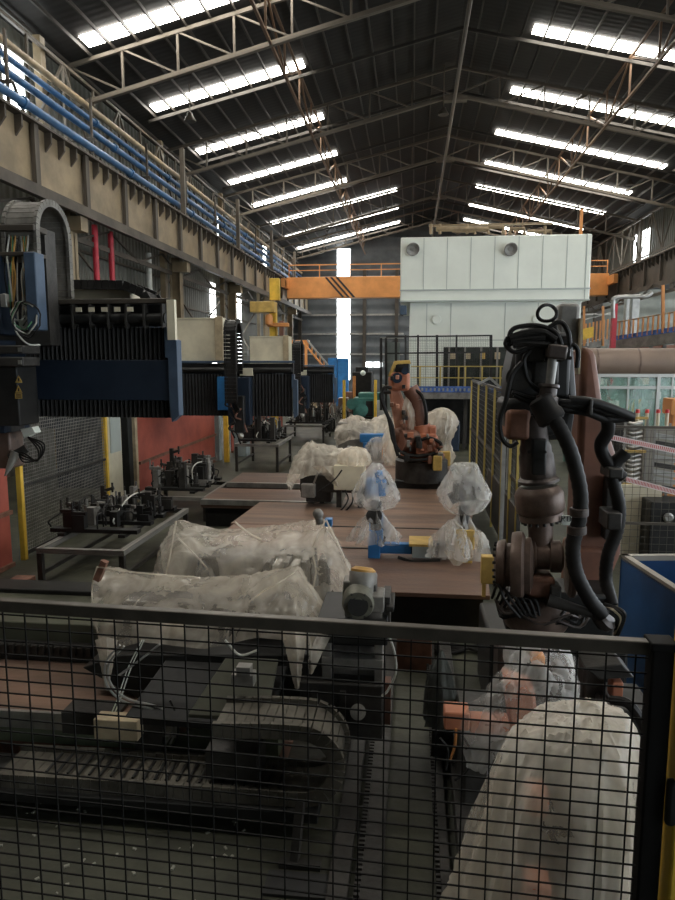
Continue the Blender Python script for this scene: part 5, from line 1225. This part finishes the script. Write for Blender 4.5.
# racks with exhaust pipes
def rack(px0, px1, py0, py1, y, rowsn, label, seed, dark=False):
    a = PY(px0, py1, y); b = PY(px1, py0, y)
    t = thing('pipe_rack', label, 'rack', ((a.x+b.x)/2, y, 0), 'racks of exhaust pipes')
    for x in (a.x, b.x):
        for yy in (y, y+.8): rod('post', M['grey'], (x, yy, 0), (x, yy, b.z), .03, .03, t)
    zs = [a.z+(b.z-a.z)*k/2 for k in range(3)]
    for z in zs: rod('shelf_rail', M['ochre'] if not dark else M['grey'], (a.x, y, z), (b.x, y, z), .035, .035, t)
    for k in range(rowsn):
        z = a.z+.07+(b.z-a.z-.1)*k/rowsn
        if not dark:
            B().tube(spline([(a.x+.02, y+.1, z+.05), (a.x+(b.x-a.x)*.35, y+.05, z), (b.x-.05, y+.08, z+.03)], 6), .034, 10).build('exhaust_pipe', M['lgrey'], t)
        else:
            B().bar((a.x+.03, y+.05, z+.02), (b.x-.03, y+.05, z-.05), .07).build('panel_part', M['galv' if k % 3 else 'dark'], t)
    B().box(a.x, b.x, y+.5, y+.85, zs[0]-.05, b.z-.05).build('rear_load', M['dark' if not dark else 'concrete'], t, bevel=.02)
    return t
rack(622, 648, 418, 484, 10.8, 13, 'rack stacked with bent grey exhaust pipes behind the tape barrier', 1)
rack(651, 690, 428, 492, 10.8, 8, 'rack of grey panels at the right edge, beside the exhaust pipe rack', 2, True)
for k, px in enumerate((637.5, 647, 658, 667)):
    p = PY(px, 416, 11.2)
    u = thing('gas_bottle', 'slim pale bottle with a red cap on the racks, %s of four' % ('leftmost', 'second from left', 'third from left', 'rightmost')[k], 'bottle', p, 'red capped bottles')
    B().cyl(p+V((0, 0, -.18)), p+V((0, 0, .05)), .028, n=12).build('body', M['cream'], u)
    B().cyl(p+V((0, 0, .05)), p+V((0, 0, .105)), .036, .028, n=12).build('cap', M['red'], u)
p = PY(678, 407, 11.6); B().box(p.x-.1, p.x+.3, 11.6, 12, p.z-.13, p.z+.13).box(p.x-.05, p.x+.25, 11.65, 11.95, 0, p.z-.13).build('carton', M['orange'], label='orange carton at the right edge above the racks', cat='carton')
def tape(x0, y0, x1, y1, y, label):
    t = thing('barrier_tape', label, 'tape', PY(x0, y0, y), 'red and white barrier tapes')
    a = PY(x0, y0, y); b = PY(x1, y1, y); h = V((0, 0, .075))
    B().prism([a, b, b+h, a+h], (0, .004, 0)).build('strip', mat('white_tape', (.8, .74, .72), .5, 0, .05, 2), t)
    bb = B(); n = 44
    for k in range(n):
        p = lerp(a, b, (k+.1)/n); q = lerp(a, b, (k+.5)/n); s = (b-a)/n*.3
        bb.prism([p+V((0, -.003, .012)), q+V((0, -.003, .012)), q+s+h+V((0, -.003, -.012)), p+s+h+V((0, -.003, -.012))], (0, .003, 0))
    bb.build('red_stripes', M['red'], t)
    return t
tape(606, 439, 690, 457, 9.4, 'upper red and white barrier tape stretched before the pipe racks')
tape(626, 482, 690, 499, 9.4, 'lower red and white barrier tape stretched before the pipe racks')
t = thing('mesh_fence', 'thin wire fence in front of the pipe racks on the right', 'fence', (4, 9.6, 0))
bb = B()
for k in range(32): bb.bar((2.55+.1*k, 9.6, .05), (2.55+.1*k, 9.6, 2.05), .005)
for k in range(21): bb.bar((2.55, 9.6, .05+.1*k), (5.6, 9.6, .05+.1*k), .005)
bb.build('mesh', M['frame'], t)
for py in (427, 523, 577): z = PY(640, py, 9.6).z; rod('rail', M['frame'], (2.5, 9.58, z), (5.6, 9.58, z), .035, .035, t)
for x in (2.52, 4.6): rod('post', M['frame'], (x, 9.6, 0), (x, 9.6, 2.1), .05, .05, t)
t = thing('dark_cabinet', 'dark low cabinet with a round chrome light below the panel rack', 'cabinet', PY(665, 530, 10.2))
p = PY(648, 553, 10.2); q = PY(700, 503, 10.2)
B().box(p.x, q.x, 10.2, 10.7, 0, q.z).build('body', M['darker'], t, bevel=.02)
B().lathe(PY(668, 517.5, 10.19), (0, -1, 0), [(.06, -.02), (.075, .02), (.05, .03)], 18).build('round_light', M['lgrey'], t)
B().box(2.6, 3.8, 10.6, 10.7, 0, 1.1).build('block_wall', M['cream'], label='low pale wall under the exhaust pipe rack', kind='thing', cat='wall')
# ---- blue bin
A_ = PZ(621, 555, 1.16); B_ = PZ(700, 606, 1.16); d = (B_-A_); nrm = V((-d.y, d.x, 0)).normalized()
if nrm.x < 0: nrm = -nrm
C_ = B_+nrm*1.3; D_ = A_+nrm*1.3
t = thing('blue_bin', 'deep blue steel bin with a pale rim right of the large robot', 'bin', ((A_+C_)/2-V((0, 0, 1.16))))
def wall4(p, q, inn):
    return [V((p.x, p.y, .0)), V((q.x, q.y, .0)), V((q.x, q.y, 1.14)), V((p.x, p.y, 1.14))]
for p, q in ((A_, B_), (B_, C_), (C_, D_), (D_, A_)):
    e = (q-p).normalized(); inn = V((-e.y, e.x, 0))
    if inn.dot((A_+C_)/2-p) < 0: inn = -inn
    B().prism(wall4(p, q, inn), inn*.03).build('side_panel', M['binblue'], t)
    B().prism([V((p.x, p.y, 1.12)), V((q.x, q.y, 1.12)), V((q.x, q.y, 1.17)), V((p.x, p.y, 1.17))], inn*.06).build('rim', M['concrete'], t)
B().prism([V((v.x, v.y, .12)) for v in (A_, B_, C_, D_)], (0, 0, .04)).build('bottom', M['binblue'], t)
# ================================================================ wire fence right in front of the camera
L_ = PZ(-25, 603, 2.2); R_ = PZ(652, 647, 2.2)
e = (R_-L_).normalized(); n_ = V((-e.y, e.x, 0))
t = thing('wire_fence', 'black welded wire fence panel with a dark top rail across the foreground', 'fence', (L_.x*.5+R_.x*.5, L_.y*.5+R_.y*.5, 0))
B().bar(L_, R_, .034, .04).build('top_rail', M['frame'], t, bevel=.004)
ln = (R_-L_).length; bb = B(); k = 0
while k*0.079 < ln:
    p = L_+e*(0.079*k+.02); bb.bar(V((p.x, p.y, .3)), V((p.x, p.y, 2.2)), .0042); k += 1
bb.build('vertical_wires', M['wire'], t)
bb = B()
for k in range(41):
    z = 2.165-.046*k; bb.bar(V((L_.x, L_.y, z))+n_*.005, V((R_.x, R_.y, z))+n_*.005, .0042)
bb.build('cross_wires', M['wire'], t)
B().bar(V((L_.x, L_.y, .3)), V((R_.x, R_.y, .3)), .034, .04).build('bottom_rail', M['frame'], t)
P_ = R_+e*.022
B().box(P_.x-.03, P_.x+.03, P_.y-.03, P_.y+.03, 0, 2.215).build('end_post', M['wire'], t, bevel=.006)
B().box(P_.x-.036, P_.x+.036, P_.y-.036, P_.y+.036, 2.2, 2.225).build('post_cap', M['wire'], t, bevel=.004)
q = L_-e*.3
B().box(q.x-.03, q.x+.03, q.y-.03, q.y+.03, 0, 2.215).build('end_post', M['wire'], t)
B().bar(V((q.x, q.y, 2.2)), L_, .034, .04).build('top_rail_end', M['frame'], t)
G = R_+e*.115
t = thing('gate_post', 'yellow gate post at the right edge beside the black fence post', 'post', (G.x, G.y, 0))
B().box(G.x-.045, G.x+.045, G.y-.045, G.y+.045, 0, 2.28).build('post', M['yellow'], t, bevel=.008)
a = PY(661, 808, G.y-.06)
B().box(P_.x+.028, P_.x+.075, P_.y-.05, P_.y-.02, a.z-.07, a.z+.07).build('latch', M['black'], t, bevel=.012)
# ================================================================ camera, light, view
cd = bpy.data.cameras.new('camera'); cam = bpy.data.objects.new('camera', cd); COL.objects.link(cam)
cam.location = (0, 0, EYE)
cam.rotation_euler = (PI/2-PH, 0, TH)
cd.sensor_fit = 'VERTICAL'; cd.sensor_height = 36; cd.lens = F/900*36; cd.clip_start = .05; cd.clip_end = 300
S.camera = cam
w = bpy.data.worlds.new('sky'); S.world = w; w.use_nodes = True
bg = w.node_tree.nodes['Background']; bg.inputs['Color'].default_value = (.85, .93, 1, 1); bg.inputs['Strength'].default_value = 1.6
S.view_settings.view_transform = 'Standard'; S.view_settings.look = 'None'
S.view_settings.exposure = 1.65; S.view_settings.gamma = 1; S.view_settings.use_curve_mapping = False
S.cycles.use_denoising = True
S.cycles.max_bounces = 8; S.cycles.transparent_max_bounces = 24; S.cycles.diffuse_bounces = 5
S.cycles.sample_clamp_indirect = 6
